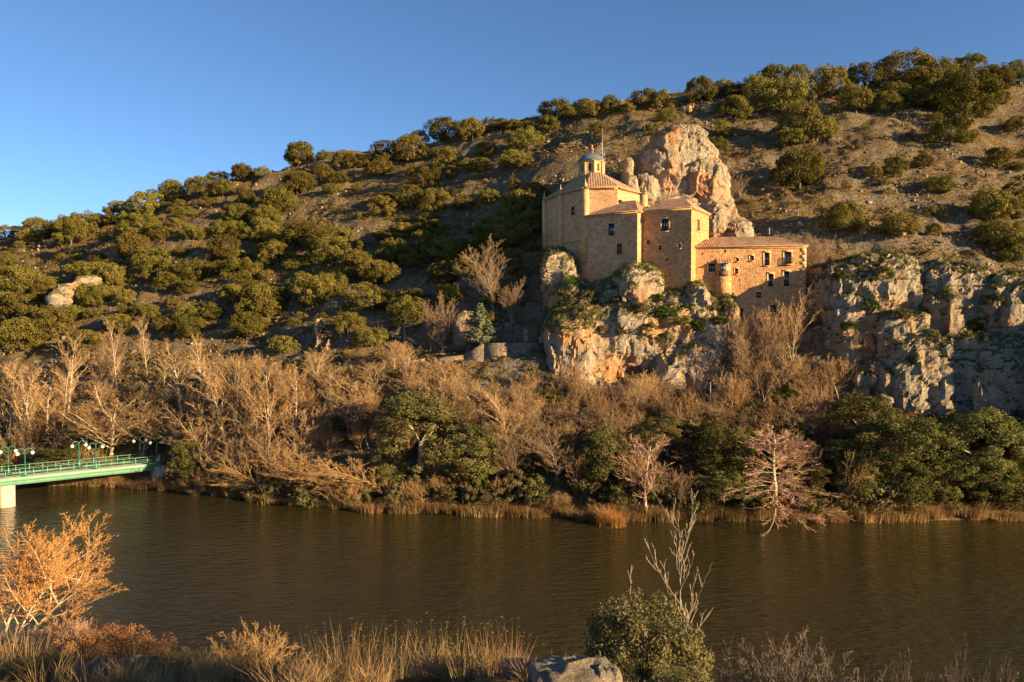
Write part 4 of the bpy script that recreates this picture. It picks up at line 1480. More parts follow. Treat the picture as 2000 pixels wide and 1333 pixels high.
for i, (px, py, w) in enumerate(spots):
    p, ok = hit(px, py)
    if not ok:
        p = p
    wm = w * p[1] / F
    wm = min(max(wm, 2.4), 11.0)
    s = wm / OAKW * 1.2
    hs = s * rg.uniform(0.82, 1.1)
    size = 'large' if wm > 7.2 else 'small' if wm < 4.6 else 'medium-sized'
    if py - sky_line(px) < 25:
        where = 'along the low end of the ridge' if px < 560 else 'along the ridge above the shaded gully' if px < 1120 else 'along the ridge above the pinnacle' if px < 1500 else 'along the highest part of the ridge'
    elif px > 1240:
        where = 'on the upper slope above the pinnacle' if py < 250 else 'on the open slope above the low wing'
    elif px > 620 and py > 440 or px > 480 and py > 560:
        where = 'in the shaded gully beside the crag' if px > 820 else 'on the shaded lower slope above the path'
    else:
        where = 'on the upper sunlit slope' if py < 200 + 0.0 * px + (465 - sky_line(px)) * -0.9 + 260 else ('around the pale sunlit ledge' if px < 230 else 'on the mid slope behind the golden bank trees' if px < 430 else 'on the slope next to the shaded gully')
    lb, gp = size + ' rounded holm oak ' + where, size + ' oaks ' + where
    plant(oaks[i % 6], 'holm_oak', lb, 'tree', gp, p - np.array([0, 0, 0.15 * s]), rg.uniform(0, 6.28), (s, s, hs))
for i in range(95):
    px = rg.uniform(-20, 1040)
    py = rg.uniform(sky_line(px) + 15, 660)
    p, ok = hit(px, py)
    s = rg.uniform(0.45, 1.0)
    where = 'in the shaded gully beside the crag' if px > 620 and py > 440 else 'between larger oaks on the sunlit slope'
    plant(oaks[i % 6], 'holm_oak', 'young holm oak ' + where, 'tree', 'young oaks ' + where, p - np.array([0, 0, 0.3]), rg.uniform(0, 6.28), (s * rg.uniform(0.9, 1.5), s, s * rg.uniform(0.7, 1.1)))
# more oaks just behind the ridge and off to the sides, where the slope goes on
for i in range(30):
    px = rg.uniform(-260, 2250) if i < 26 else rg.choice([rg.uniform(-400, -5), rg.uniform(2005, 2400)])
    D = np.interp(px, [0, 600, 1000, 1400, 2000], [200, 195, 190, 180, 168]) + rg.uniform(1, 12) if i < 26 else rg.uniform(120, 200)
    s = rg.uniform(0.6, 1.3)
    plant(oaks[i % 6], 'holm_oak', 'dark holm oak half hidden just behind the ridge' if i < 26 else 'holm oak on the slope far along the valley side', 'tree',
          'oaks behind the ridge' if i < 26 else 'oaks along the valley', on_far(px, D), rg.uniform(0, 6.28), (s, s, s * 0.95))

shrubs = [leafy_tree(160 + i, (1.0, 1.0, 0.8), 0.75, 30, 0.36, 60, 0.075, 'oak', 0.05, 0.5, 0.06, 0.4, 0.7) for i in range(3)]
for i in range(230):
    px, py = rg.uniform(-20, 2020), rg.uniform(170, 640)
    if py < sky_line(px) + 8 or (1030 < px < 1640 and py > 200) or (px > 1560 and py > 500):
        continue
    p, ok = hit(px, py)
    s = rg.uniform(0.55, 1.5)
    where = 'on the slope above the low wing' if px > 1240 else 'in the shaded gully beside the crag' if px > 620 and py > 440 else 'on the sunlit slope below the ridge'
    plant(shrubs[i % 3], 'oak_shrub', 'small bushy oak shrub ' + where, 'shrub', 'oak shrubs ' + where, p - np.array([0, 0, 0.1]), rg.uniform(0, 6.28), (s, s, s * rg.uniform(0.75, 1.1)))
# small hill shrubs, tufts and stones: too many to count
def scatter(n, seed, thr, k, s0, s1, flat, name, label, mat, cat, noise_seed):
    rg = np.random.default_rng(seed)
    pxr, Dr = rg.uniform(-150, 2150, n), rg.uniform(110, 202, n)
    Xr = (pxr - 1000) / F * Dr
    m = fbm(np.stack([Xr / 12, Dr / 12, Xr * 0], -1), 3, noise_seed) > thr
    Xr, Dr = Xr[m], Dr[m]
    Zr = tz(Xr, Dr)
    n = len(Xr)
    S = (s0 + (s1 - s0) * rg.random(n) ** 2)[:, None, None]
    d = rg.normal(size=(n, k, 3))
    d[..., 2] = np.abs(d[..., 2]) * flat + 0.1
    d = unit(d)
    C = np.stack([Xr, Dr, Zr], -1)[:, None] + d * S * rg.uniform(0.4, 1, (n, k, 1))
    sz = np.repeat(S[:, 0, 0], k)[:, None] * 0.34
    v, q = leaf_quads(C.reshape(-1, 3), d.reshape(-1, 3), sz, 0.5, rg)
    stuff(tag(MB().add(v, q).obj(name, M[mat]), label, cat))


scatter(13000, 61, -0.4, 9, 0.2, 1.05, 1.0, 'hill_scrub', 'low olive and brown scrub covering the hillside', 'scrub', 'scrub', 33)
scatter(20000, 62, -0.3, 6, 0.2, 0.55, 1.6, 'hill_grass', 'dry straw-coloured grass tufts covering the hillside', 'hillgrass', 'grass', 35)
rg = np.random.default_rng(55)
n = 5000
pxr, Dr = rg.uniform(-150, 2150, n), rg.uniform(112, 198, n)
Xr = (pxr - 1000) / F * Dr
m = fbm(np.stack([Xr / 11, Dr / 11, Xr * 0], -1), 3, 77) > 0.02
Xr, Dr = Xr[m], Dr[m]
Zr = tz(Xr, Dr)
st = MB()
cube = np.array([[x, y, z] for x in (-1, 1) for y in (-1, 1) for z in (-1, 1)], float)
CF = [(0, 1, 3, 2), (4, 6, 7, 5), (0, 4, 5, 1), (2, 3, 7, 6), (0, 2, 6, 4), (1, 5, 7, 3)]
for x, y, z in zip(Xr, Dr, Zr):
    s = 0.12 + 0.28 * rg.random() ** 2.5
    v = cube * rg.uniform(0.5, 1.1, (8, 3)) * s * rg.uniform(0.6, 1.4, 3)
    a = rg.uniform(0, 6.28)
    v = v @ np.array([[math.cos(a), math.sin(a), 0], [-math.sin(a), math.cos(a), 0], [0, 0, 1]])
    st.add(v + np.array([x, y, z]), CF)
stuff(tag(st.obj('scree', M['boulder']), 'scattered pale limestone stones on the hillside', 'stones'))

# turf and plants on the crag and cliff ledges


def on_rock(o, name, label, mat, n, thr, size, seed, zmin=-99, box=None):
    rg = np.random.default_rng(seed)
    me = o.data
    k = len(me.polygons)
    c = np.empty(k * 3, np.float32)
    no = np.empty(k * 3, np.float32)
    me.polygons.foreach_get('center', c)
    me.polygons.foreach_get('normal', no)
    c, no = c.reshape(-1, 3).astype(float), no.reshape(-1, 3).astype(float)
    ok = (no[:, 2] > thr) & (c[:, 2] > zmin) & (no[:, 1] < 0.5) & (fbm(c / 3.0, 3, seed) > -0.1)
    if box:
        u = c[:, 0] / c[:, 1] * F + 1000
        ok &= (u > box[0]) & (u < box[1])
    ix = np.nonzero(ok)[0]
    if not len(ix):
        return
    ix = rg.choice(ix, min(n, len(ix)), replace=False)
    mb = MB()
    for i in ix:
        s = size * rg.uniform(0.5, 1.4)
        q = 14
        d = rg.normal(size=(q, 3)) + no[i] * 0.8
        d /= np.linalg.norm(d, axis=1)[:, None]
        v, f = leaf_quads(c[i] + d * s * rg.uniform(0.4, 1, (q, 1)), d, s * 0.26, 0.5, rg)
        mb.add(v, f)
    stuff(tag(mb.obj(name, M[mat]), label, 'plants'))


on_rock(crag, 'rock_turf', 'green turf on the ledges of the crag under the hermitage', 'ivy', 1500, 0.35, 0.4, 3)
on_rock(crag, 'rock_scrub', 'dry scrub tufts on the crag under the hermitage', 'scrub', 1700, 0.2, 0.45, 4)
on_rock(cliff2, 'rock_turf', 'green turf on the ledges of the grey cliff', 'ivy', 1300, 0.45, 0.4, 5)
on_rock(cliff2, 'rock_scrub', 'dry scrub tufts on the grey cliff ledges', 'scrub', 1600, 0.3, 0.42, 6)
on_rock(pin, 'rock_scrub', 'sparse dry plants on the pinnacle top', 'scrub', 160, 0.6, 0.3, 8)

# ------------------------------------------------------------------ riverbank
_spx = np.arange(-200, 2201, 10.0)
_sd = []
for q in _spx:
    Dq = np.arange(84, 125, 0.1)
    _sd.append(Dq[int(np.argmax(tz((q - 1000) / F * Dq, Dq) > 0.02))])


def shore(px):
    return float(np.interp(px, _spx, _sd))


def by(px):
    """the landmark a bank plant stands by"""
    for lim, s_ in ((330, 'near the footbridge end'), (640, 'between footbridge and parapet wall'), (1060, 'below the parapet wall'), (1400, 'below the hermitage crag'), (1640, 'below the low wing')):
        if px < lim:
            return s_
    return 'under the grey cliff'


ever = [leafy_tree(300 + i, R, zc, ncl, 0.72, 190, 0.095, mt, fl, 3.0, 0.2, 0.5, 0.7, 'bark_pale') for i, (R, zc, ncl, mt, fl) in enumerate([
    ((3.0, 2.8, 4.5), 4.3, 120, 'evergreen', 0.0), ((3.4, 3.2, 3.9), 3.7, 115, 'evergreen', 0.0), ((2.4, 2.4, 3.5), 3.3, 95, 'evergreen', 0.0), ((3.8, 3.4, 4.3), 4.0, 135, 'evergreen', 0.0)])]
sage = [leafy_tree(330 + i, (1.5, 1.5, 1.5), 1.5, 46, 0.42, 80, 0.11, 'willow', 0.0, 0.6, 0.06, 0.4, 0.6, 'bark_pale') for i in range(2)]
green = [leafy_tree(340 + i, (1.6, 1.6, 1.1), 1.0, 40, 0.45, 80, 0.12, 'ivy', 0.0, 0.5, 0.06, 0.4, 0.6, 'bark_dark') for i in range(2)]
olive = [leafy_tree(345 + i, (1.6, 1.6, 1.2), 1.1, 40, 0.45, 80, 0.11, 'evergreen', 0.0, 0.5, 0.06, 0.4, 0.6, 'bark_dark') for i in range(2)]
# (photo column, distance, top row, width px, proto, label)
EV = [(820, 97.5, 765, 170, 0, 'large olive-green evergreen tree rising from the bank among bare trees'),
      (922, 95.5, 842, 118, 2, 'bright green bushy evergreen at the water beside the largest bank evergreen'),
      (760, 97, 880, 80, 2, None), (1182, 94, 842, 105, 2, None), (1305, 97, 815, 130, 1, None), (1400, 94, 832, 115, 2, None), (1452, 93.5, 872, 85, 2, None),
      (1405, 91.5, 920, 110, 2, None), (1690, 96, 770, 150, 1, 'tall grey-green evergreen under the grey cliff'), (1755, 93, 800, 200, 3, 'broad spreading evergreen overhanging the water under the grey cliff'),
      (1660, 94, 850, 110, 2, None), (1905, 93.5, 788, 190, 3, 'dense rounded evergreen beside the broad spreading one'), (1985, 95, 810, 140, 1, None), (2060, 95, 800, 170, 3, None),
      (1680, 91.5, 895, 110, 2, None), (1760, 91.2, 890, 120, 2, None), (1840, 91.5, 880, 110, 2, None), (1925, 91.8, 890, 120, 2, None), (1990, 92, 890, 110, 2, None), (1600, 92.5, 905, 90, 2, None),
      (1860, 97, 800, 110, 2, None), (140, 111, 870, 130, 2, None), (190, 110.5, 895, 80, 2, None), (1065, 104, 770, 85, 2, None), (680, 104, 858, 90, 2, None), (372, 106, 850, 80, 2, None)]
for i, (px, D, top, w, k, lb) in enumerate(EV):
    p = on_far(px, D)
    R0 = (6.2, 7.0, 5.2, 7.8)[k]
    H0 = (8.9, 7.7, 6.9, 8.4)[k]
    s = w * D / F / R0
    hz = max((at(px, top, D)[2] - p[2]) / H0, 0.3)
    plant(ever[k], 'evergreen_tree', lb or 'small dense evergreen tree on the riverbank ' + by(px), 'tree', None if lb else 'bank evergreens ' + by(px),
          p, rg.uniform(0, 6.28), (s, s, hz))
for px, D, w, top in [(535, 98.8, 46, 938), (597, 98.2, 46, 918), (598, 97.2, 70, 948), (420, 104, 44, 900), (1150, 93, 50, 930), (960, 93.2, 60, 955), (1040, 92.8, 80, 948), (1640, 90.5, 70, 960), (1720, 90.2, 90, 940), (1790, 90.3, 80, 950), (1850, 90.6, 60, 960), (1460, 90.2, 60, 960), (1960, 91, 90, 950), (870, 93.8, 60, 955), (700, 97, 50, 950), (480, 101.5, 40, 930), (1000, 93.2, 50, 940)]:
    p = on_far(px, D)
    s = w * D / F / 3.3
    hz = max((at(px, top, D)[2] - p[2]) / 3.0, 0.3)
    plant(sage[int(px) % 2], 'willow_shrub', 'pale sage-green rounded shrub at the water ' + by(px), 'shrub', 'sage shrubs ' + by(px), p, rg.uniform(0, 6), (s, s, hz))

from mathutils.bvhtree import BVHTree


def rock_bvh(o):
    return BVHTree.FromPolygons([v.co[:] for v in o.data.vertices], [p.vertices[:] for p in o.data.polygons])


for o_, where, lst in ((crag, 'on the crag under the hermitage', [(1112, 598, 46, 0), (1150, 592, 42, 0), (1130, 618, 36, 0), (1205, 590, 30, 1), (1238, 562, 24, 1), (1300, 615, 40, 2), (1330, 630, 36, 2), (1268, 645, 30, 1), (1345, 605, 30, 2), (1215, 650, 26, 1), (1388, 605, 34, 1), (1405, 630, 30, 2), (1300, 665, 34, 1), (1180, 650, 26, 0), (1250, 610, 30, 0), (1285, 585, 26, 2), (1360, 640, 34, 2), (1420, 600, 30, 1)]),
                      (cliff2, 'on the ledges of the grey cliff', [(1640, 545, 34, 1), (1700, 600, 40, 2), (1760, 620, 36, 1), (1850, 580, 36, 1), (1730, 540, 40, 1), (1900, 640, 40, 2), (1820, 660, 36, 1), (1660, 640, 30, 2), (1940, 590, 36, 1), (1780, 700, 30, 2)])):
    bv = rock_bvh(o_)
    for px, py, w, k in lst:
        r_ = ray(px, py)
        h_ = bv.ray_cast(Vector((0, 0, HC)), Vector(r_).normalized())[0]
        if h_ is None:
            continue
        s = w * h_.y / F / 3.5
        nm_ = ('pale sage', 'dull green', 'bright green')[k]
        plant((sage, olive, green)[k][px % 2], 'rock_shrub', nm_ + ' shrub growing ' + where, 'shrub', nm_ + ' shrubs ' + where, np.array(h_) - np.array([0, 0, 0.5 * s]), rg.uniform(0, 6.28), (s, s, s * 0.85))

protos = {}
for key, kind, bark, twig, seeds in [
        ('poplar', 'poplar', 'bark_pale', 'twig_gold', (1, 2)), ('gold', 'spread', 'bark_pale', 'twig_gold', (4, 5)),
        ('vase', 'vase', 'bark_pale', 'twig_gold', (6, 7)), ('vaseb', 'vase', 'twig_grey', 'twig_brown', (9, 10)),
        ('cone', 'cone', 'bark_pale', 'twig_red', (12,)), ('red', 'redvase', 'bark_pale', 'twig_red', (13,)),
        ('shrub', 'shrub', 'twig_brown', 'twig_brown', (14, 15)), ('shrubg', 'shrub', 'twig_gold', 'twig_gold', (16,)), ('lean', 'lean', 'twig_gold', 'twig_gold', (18,))]:
    protos[key] = [bare_proto(kind, sd, bark, twig) for sd in seeds]
HGT = {}
WID = {}
for k, v in protos.items():
    for j, pr in enumerate(v):
        co = np.empty(len(pr['crown'].vertices) * 3, np.float32)
        pr['crown'].vertices.foreach_get('co', co)
        co = co.reshape(-1, 3)
        HGT[k, j] = float(np.percentile(co[:, 2], 99.5))
        WID[k, j] = float(np.percentile(co[:, 0], 98) - np.percentile(co[:, 0], 2))


def bare(px, D, top, w, key, label, group, name='bare_tree', cat='tree', rz=None, j=None, base=None):
    p = on_far(px, D) if base is None else base
    v = protos[key]
    j = rnd.randrange(len(v)) if j is None else j
    H = at(px, top, D)[2] - p[2]
    hz = max(H, 1.0) / HGT[key, j]
    s = w * D / F / WID[key, j] if w else hz
    if group in BANK:
        label, group = label + ' ' + by(px), group + ' ' + by(px)
    plant(v[j], name, label, cat, group, p, rnd.uniform(0, 6.28) if rz is None else rz, (s, s, hz))


LB = {'poplar': ('tall bare tree with pale upright trunk', 'tall pale bare trees'),
      'gold': ('wide golden bare tree with arching limbs', 'wide golden bare trees'),
      'vase': ('golden bare tree fanning upward', 'golden fanning bare trees'),
      'vaseb': ('brown bare tree fanning upward', 'brown fanning bare trees'),
      'shrub': ('brown leafless thicket shrub', 'leafless brown shrubs'),
      'shrubg': ('golden leafless shrub', 'leafless golden shrubs'),
      'lean': ('golden bare tree leaning out over the water', 'leaning bare trees')}
BANK = {v[1] for v in LB.values()}
bare(1522, 89.9, 838, 172, 'cone', 'cone-shaped bare tree with pale trunk and drooping branches at the waterline', None, rz=0.4)
bare(1268, 90.4, 845, 175, 'red', 'reddish bare tree with pale forked trunk at the waterline', None, rz=1.0)
TALL = [(12, 116, 705, 60), (38, 115, 715, 55), (62, 114.5, 712, 60), (130, 120, 648, 62), (118, 118, 690, 40), (228, 122, 618, 45), (287, 124, 625, 28), (392, 121, 650, 30), (318, 121, 690, 30), (350, 116, 660, 75), (440, 107, 690, 110), (180, 121, 700, 50), (530, 103, 698, 90), (575, 104, 715, 80), (90, 117, 730, 60), (660, 104, 735, 100), (1000, 97, 760, 90), (1640, 101, 700, 40)]
for px, D, top, w in TALL:
    bare(px, D, top, w, 'poplar', *LB['poplar'])
for px, D, top, w in [(215, 112, 742, 170), (165, 113, 790, 130), (275, 111, 765, 110), (335, 110, 790, 100), (400, 106.5, 785, 120), (850, 103, 725, 120), (690, 108, 712, 110)]:
    bare(px, D, top, w, 'gold', *LB['gold'])
for px, D, top, w in [(455, 110, 690, 90), (500, 105, 730, 100), (560, 108, 705, 90), (620, 113, 678, 55), (640, 108, 715, 80), (690, 104, 745, 90), (735, 109, 700, 80), (770, 112, 665, 55), (795, 112, 668, 50), (800, 106, 720, 100), (880, 107, 700, 90), (930, 103, 735, 90), (975, 102, 745, 80), (1030, 100, 755, 80), (905, 100, 770, 90), (1100, 103, 735, 90), (1085, 101, 770, 80),
                      (590, 101, 800, 80), (640, 101, 820, 80), (530, 100, 830, 70), (565, 99.5, 860, 60), (610, 98.6, 870, 60), (1490, 101, 705, 80), (1530, 101.5, 690, 90), (1560, 101.5, 700, 70), (1590, 100, 720, 80), (1445, 101, 725, 80), (1520, 98, 770, 90)]:
    bare(px, D, top, w, 'vase', *LB['vase'])
for px, D, top, w in [(470, 103, 800, 80), (385, 108, 820, 80), (1000, 95, 800, 90), (1050, 97, 790, 90), (1120, 98, 780, 80), (1170, 99, 775, 80), (1240, 101, 725, 55), (1290, 101, 760, 70), (1330, 99, 780, 80), (1210, 97, 800, 70), (1130, 93, 890, 70), (1090, 94.5, 830, 80), (960, 97, 800, 80), (1480, 97, 790, 90), (1570, 97, 790, 90), (1610, 95, 850, 80), (1440, 95, 830, 70), (1340, 93.5, 860, 80), (720, 101, 790, 80), (420, 109, 770, 80), (1550, 94, 840, 80), (1415, 99, 770, 60)]:
    bare(px, D, top, w, 'vaseb', *LB['vaseb'])
# thickets against the wing and the crag foot
for px, py, top, w, key in [(1550, 665, 570, 70, 'vase'), (1500, 665, 600, 55, 'vase'), (1455, 668, 612, 45, 'vase'), (1530, 700, 620, 80, 'vaseb'), (1450, 690, 625, 60, 'vaseb'), (1490, 700, 630, 70, 'vaseb'), (1600, 540, 455, 45, 'vaseb'), (1585, 560, 470, 35, 'vaseb')]:
    D = 104.2 if py > 600 else 112
    p = at(px, py, D)
    p[2] = min(p[2], tz(p[0], D)[0]) if py > 600 else tz(p[0], D)[0]
    bare(px, D, top, w, key, 'bare branching tree growing close against the walls of the wing', 'bare trees by the wing', base=p)
p, _ = hit(965, 615)
bare(965, p[1], 472, 85, 'vaseb', 'brown bare tree standing alone in the shaded gully below the chapel', None, base=p)
for px, py, top, w in [(865, 690, 570, 40), (840, 690, 590, 40), (1000, 640, 545, 45), (275, 660, 610, 20), (1425, 400, 330, 36), (1445, 385, 340, 25), (1690, 560, 500, 30)]:
    p, _ = hit(px, py)
    bare(px, p[1], top, w, 'vaseb', 'thin grey-brown bare tree standing on the hillside', 'thin bare trees on the hillside', base=p)
for px, D, top, w, rz in [(770, 95.4, 890, 130, 0.1), (790, 94.6, 930, 110, -0.2), (690, 97, 900, 100, 0.3), (530, 99.6, 880, 90, 0.2), (620, 98, 900, 80, 0.0), (505, 101, 930, 70, 0.2), (1620, 90, 880, 70, 2.9), (1330, 91, 930, 80, 3.0), (580, 100, 870, 70, 0.1)]:
    bare(px, D, top, w, 'lean', *LB['lean'], rz=rz)
# understorey
for i in range(150):
    px = rg.uniform(-30, 2060)
    sh = shore(px)
    dp = rg.uniform(0.8, 15) if px > 600 else rg.uniform(0.8, 17)
    D = sh + dp
    p = on_far(px, D)
    if 225 < px < 345 and dp < 6:
        continue
    key = 'shrubg' if rg.random() < 0.45 else 'shrub'
    s = rg.uniform(0.7, 1.5)
    plant(protos[key][rnd.randrange(len(protos[key]))], 'bare_shrub', LB[key][0] + ' ' + by(px), 'shrub', LB[key][1] + ' ' + by(px), p, rg.uniform(0, 6.28), (s, s, s * rg.uniform(0.8, 1.3)))
for i in range(46):
    px = rg.choice([rg.uniform(1040, 1640), rg.uniform(1330, 1480), rg.uniform(0, 2000)])
    sh = shore(px)
    p = on_far(px, sh + rg.uniform(1.5, 13))
    s = rg.uniform(0.6, 1.3)
    k = rg.random() < 0.4
    plant((green if k else olive)[i % 2], 'leafy_shrub', ('low bright green shrub ' if k else 'low dull green shrub ') + by(px), 'shrub',
          ('bright green shrubs ' if k else 'dull green shrubs ') + by(px), p, rg.uniform(0, 6.28), (s, s, s))
for i in range(125):
    px = -20 + i * 16.6 + rg.uniform(-7, 7)
    if 225 < px < 345:
        continue
    p = on_far(px, shore(px) + rg.uniform(0.3, 2.4))
    k = rg.random()
    s = rg.uniform(0.6, 1.15)
    if k < 0.5:
        key = 'shrubg' if rg.random() < 0.6 else 'shrub'
        plant(protos[key][rnd.randrange(len(protos[key]))], 'bare_shrub', LB[key][0] + ' at the water ' + by(px), 'shrub', LB[key][1] + ' at the water ' + by(px), p, rg.uniform(0, 6.28), (s, s, s * 0.8))
    elif k < 0.8:
        plant(olive[i % 2], 'leafy_shrub', 'dull green shrub at the water ' + by(px), 'shrub', 'green shrubs at the water ' + by(px), p, rg.uniform(0, 6.28), (s, s, s * rg.uniform(0.8, 1.4)))
    else:
        plant(sage[i % 2], 'willow_shrub', 'pale sage-green rounded shrub at the water ' + by(px), 'shrub', 'sage shrubs ' + by(px), p, rg.uniform(0, 6.28), (s * 0.8, s * 0.8, s * 0.9))
# reeds and dry grass along the waterline
reedp = [tuft(400 + i, 320, 1.7, 0.55, 0.022, 'reed', 0.9, 0, 0.75).mesh('dry_reed_clump', M['reed' if i == 2 else 'straw']) for i in range(3)]
for i in range(170):
    px = -20 + i * 12.2 + rg.uniform(-6, 6)
    sh = shore(px)
    D = sh + rg.uniform(-0.35, 0.7)
    p = on_far(px, D)
    p[2] = max(p[2], 0) - 0.1
    s = rg.uniform(0.55, 1.15)
    o = link('dry_reed_clump', reedp[int(rg.integers(0, 2))])
    tag(o, 'straw-coloured grass clump at the waterline ' + by(px), 'grass', 'waterline grass ' + by(px))
    o.location, o.rotation_euler, o.scale = p, (0, 0, rg.uniform(0, 6.28)), (s, s, s)
isl = thing('reed_tussock', 'bright orange reed tussock jutting into the water by the reddish tree', 'grass', None, (*at(1196, 1033, 87.0)[:2], 0))
for i in range(9):
    o = link('reeds', reedp[2], isl)
    o.location = (rg.normal() * 0.7, rg.normal() * 0.5 + 0.2, -0.1)
    o.rotation_euler = (0, 0, rg.uniform(0, 6))
    s = rg.uniform(0.55, 1.0)
    o.scale = (s, s, s * rg.uniform(0.8, 1.4))
V, Q = superblob(np.array([0, 0.6, -0.35]), np.array([1.9, 1.8, 0.6]), 0.9, 10)
V += 0.12 * np.stack([vnoise(V * 1.3, i) for i in range(3)], -1)
MB().add(V, Q).obj('mound', M['ground'], isl)
# bank ground cover
pts = []
for i in range(3800):
    px = rg.uniform(-60, 2060)
    D = shore(px) + rg.uniform(0.2, 19)
    pts.append(((px - 1000) / F * D, D))
pts = np.array(pts)
pz = tz(pts[:, 0], pts[:, 1])
gc = MB()
for (x, y), z in zip(pts, pz):
    s = rg.uniform(0.35, 0.9)
    k = 14
    d = rg.normal(size=(k, 3))
    d[:, 2] = np.abs(d[:, 2])
    d /= np.linalg.norm(d, axis=1)[:, None]
    v, q = leaf_quads(np.array([x, y, z]) + d * s * rg.uniform(0.4, 1, (k, 1)), d, s * 0.24, 0.6, rg)
    gc.add(v, q)
stuff(tag(gc.obj('bank_undergrowth', M['scrub']), 'tangled low undergrowth covering the far riverbank', 'undergrowth'))

# conifer by the path
rg2 = np.random.default_rng(88)
C, Nn = [], []
for lv in range(16):
    f = lv / 15
    r = 1.9 * (1 - f) + 0.12
    for k in range(int(12 - 7 * f)):
        a = rg2.uniform(0, 6.28)
        for q in np.linspace(0.25, 1, 8):
            for w_ in range(7):
                C.append([math.cos(a) * r * q + rg2.normal() * .1, math.sin(a) * r * q + rg2.normal() * .1, 0.3 + f * 5.0 + 0.45 * q ** 2 + rg2.normal() * .07])
                Nn.append([math.cos(a), math.sin(a), 0.8])
v, q = leaf_quads(np.array(C), np.array(Nn), 0.11, 0.6, rg2)
con = {'trunk': MB().tube([(0, 0, -0.4), (0, 0, 5.2)], [0.14, 0.03], 7).mesh('trunk', M['bark_dark']), 'crown': MB().add(v, q).mesh('crown', M['conifer'])}
cpz = at(938, 672, 112.6)
plant(con, 'conifer', 'silvery green young conifer standing behind the parapet wall', 'tree', None, cpz, 0, (1.35, 1.35, 1.05))
p, _ = hit(1008, 605)
plant(con, 'conifer', 'blue-grey slim conifer in the shaded gully beside the crag', 'tree', None, p, 1, (0.8, 0.8, 0.85))

# ------------------------------------------------------------------ near bank
sapl = dict(h=6.4, r=0.055, trop=[0.1, 0.75, 0.5], kids=[17, 6, 4], start=[0.22, 0.15, 0.1], angle=[0.62, 0.45, 0.45], ratio=[0.46, 0.42, 0.45], thin=[0.45, 0.5, 0.6], shape=lambda f: 1.1 - 0.6 * f, spread=0.02, wiggle=0.07, rmin=0.0048)
SPECS['sapling'] = sapl
SPECS['willowb'] = dict(h=3.6, r=0.055, trop=[0.2, 0.4, 0.25, 0.1], kids=[14, 9, 8, 5], start=[0.25, 0.15, 0.1, 0.1], angle=[0.7, 0.6, 0.6, 0.6], ratio=[0.7, 0.5, 0.45, 0.45], thin=[0.5, 0.5, 0.5, 0.6], shape=lambda f: 1.1 - 0.45 * f, spread=0.3, stems=4, wiggle=0.12, rmin=0.0038)
SPECS['brush'] = dict(h=1.5, r=0.022, trop=[0.1, 0.25, 0.1], kids=[9, 7, 5], start=[0.15, 0.1, 0.1], angle=[0.55, 0.6, 0.6], ratio=[0.55, 0.5, 0.45], thin=[0.6, 0.6, 0.6], shape=lambda f: 1.1 - 0.4 * f, spread=0.6, stems=20, wiggle=0.13, limb_levels=1, rmin=0.0042)

sap = bare_proto('sapling', 61, 'twig_grey', 'bark_pale')
p = on_near(1345, 26.5)
plant(sap, 'bare_sapling', 'slender leafless sapling with upswept branches on the near bank', 'tree', None, p, 0.6, (1.2, 1.2, (at(1345, 985, 26.5)[2] - p[2]) / 7.7))
l, t_ = grow(63, SPECS['willowb'])
rgl = np.random.default_rng(64)
co = np.concatenate(t_.V)
C = co[rgl.choice(len(co), 3600)] * 1.0 + rgl.normal(size=(3600, 3)) * 0.05
v, q = leaf_quads(C, rgl.normal(size=C.shape), 0.03, 0.5, rgl)
wl = {'trunk': l.mesh('trunk', M['bark_pale']), 'crown': t_.mesh('crown', M['twig_orange']), 'dead_leaves': MB().add(v, q).mesh('dead_leaves', M['reed'])}
p = on_near(0, 30)
plant(wl, 'willow_tree', 'golden bare willow with a few dead leaves on the near bank', 'tree', None, p, 0.4, (1.25, 1.25, (at(20, 985, 30)[2] - p[2]) / 4.9))
p = on_near(-70, 27)
plant(wl, 'willow_tree', 'golden bare willow further back beside the bridge end', 'tree', None, p, 4.0, (1.3, 1.3, 1.2))
br_g = bare_proto('brush', 65, 'twig_gold', 'twig_gold')
br_b = bare_proto('brush', 66, 'twig_dark', 'twig_dark')
br_r = bare_proto('brush', 67, 'twig_red', 'twig_red')


def near_plant(pr, px, D, top, h0, wsc, *a, rz=None):
    p = on_near(px, D)
    hz = max((at(px, top, D)[2] - p[2]) / h0, 0.2)
    return plant(pr, *a, p, rnd.uniform(0, 6.28) if rz is None else rz, (wsc, wsc, hz))


near_plant(br_g, 482, 22.5, 1195, 2.0, 0.95, 'bare_bush', 'round golden leafless bush at the edge of the near bank', 'shrub', None)
for px, D, top, w in [(1600, 21, 1255, 1.3), (1640, 20.5, 1268, 1.2), (1555, 20.5, 1278, 1.1)]:
    near_plant(br_b, px, D, top, 1.7, w * 1.5, 'bare_bush', 'grey shaded leafless bush low on the near bank', 'shrub', 'grey bushes on the near bank')
for px, D, top in [(1810, 19, 1270), (1925, 18, 1240), (1900, 20, 1290)]:
    near_plant(br_b, px, D, top, 1.7, 0.7, 'bare_bush', 'thin sprig-like leafless bush standing against the water', 'shrub', 'thin sprigs against the water')
for px, D, top, w in [(120, 30, 1200, 1.0), (80, 29, 1215, 0.9), (160, 31, 1230, 0.9)]:
    near_plant(br_r, px, D, top, 2.0, w, 'bare_bush', 'reddish leafless bush at the foot of the near willow', 'shrub', 'reddish bushes by the willow')
bushes = leafy_tree(500, (1.55, 1.45, 1.3), 1.35, 110, 0.30, 190, 0.036, 'bushleaf', -0.1, 0.7, 0.08, 0.55, 0.9)
p = on_near(1265, 20)
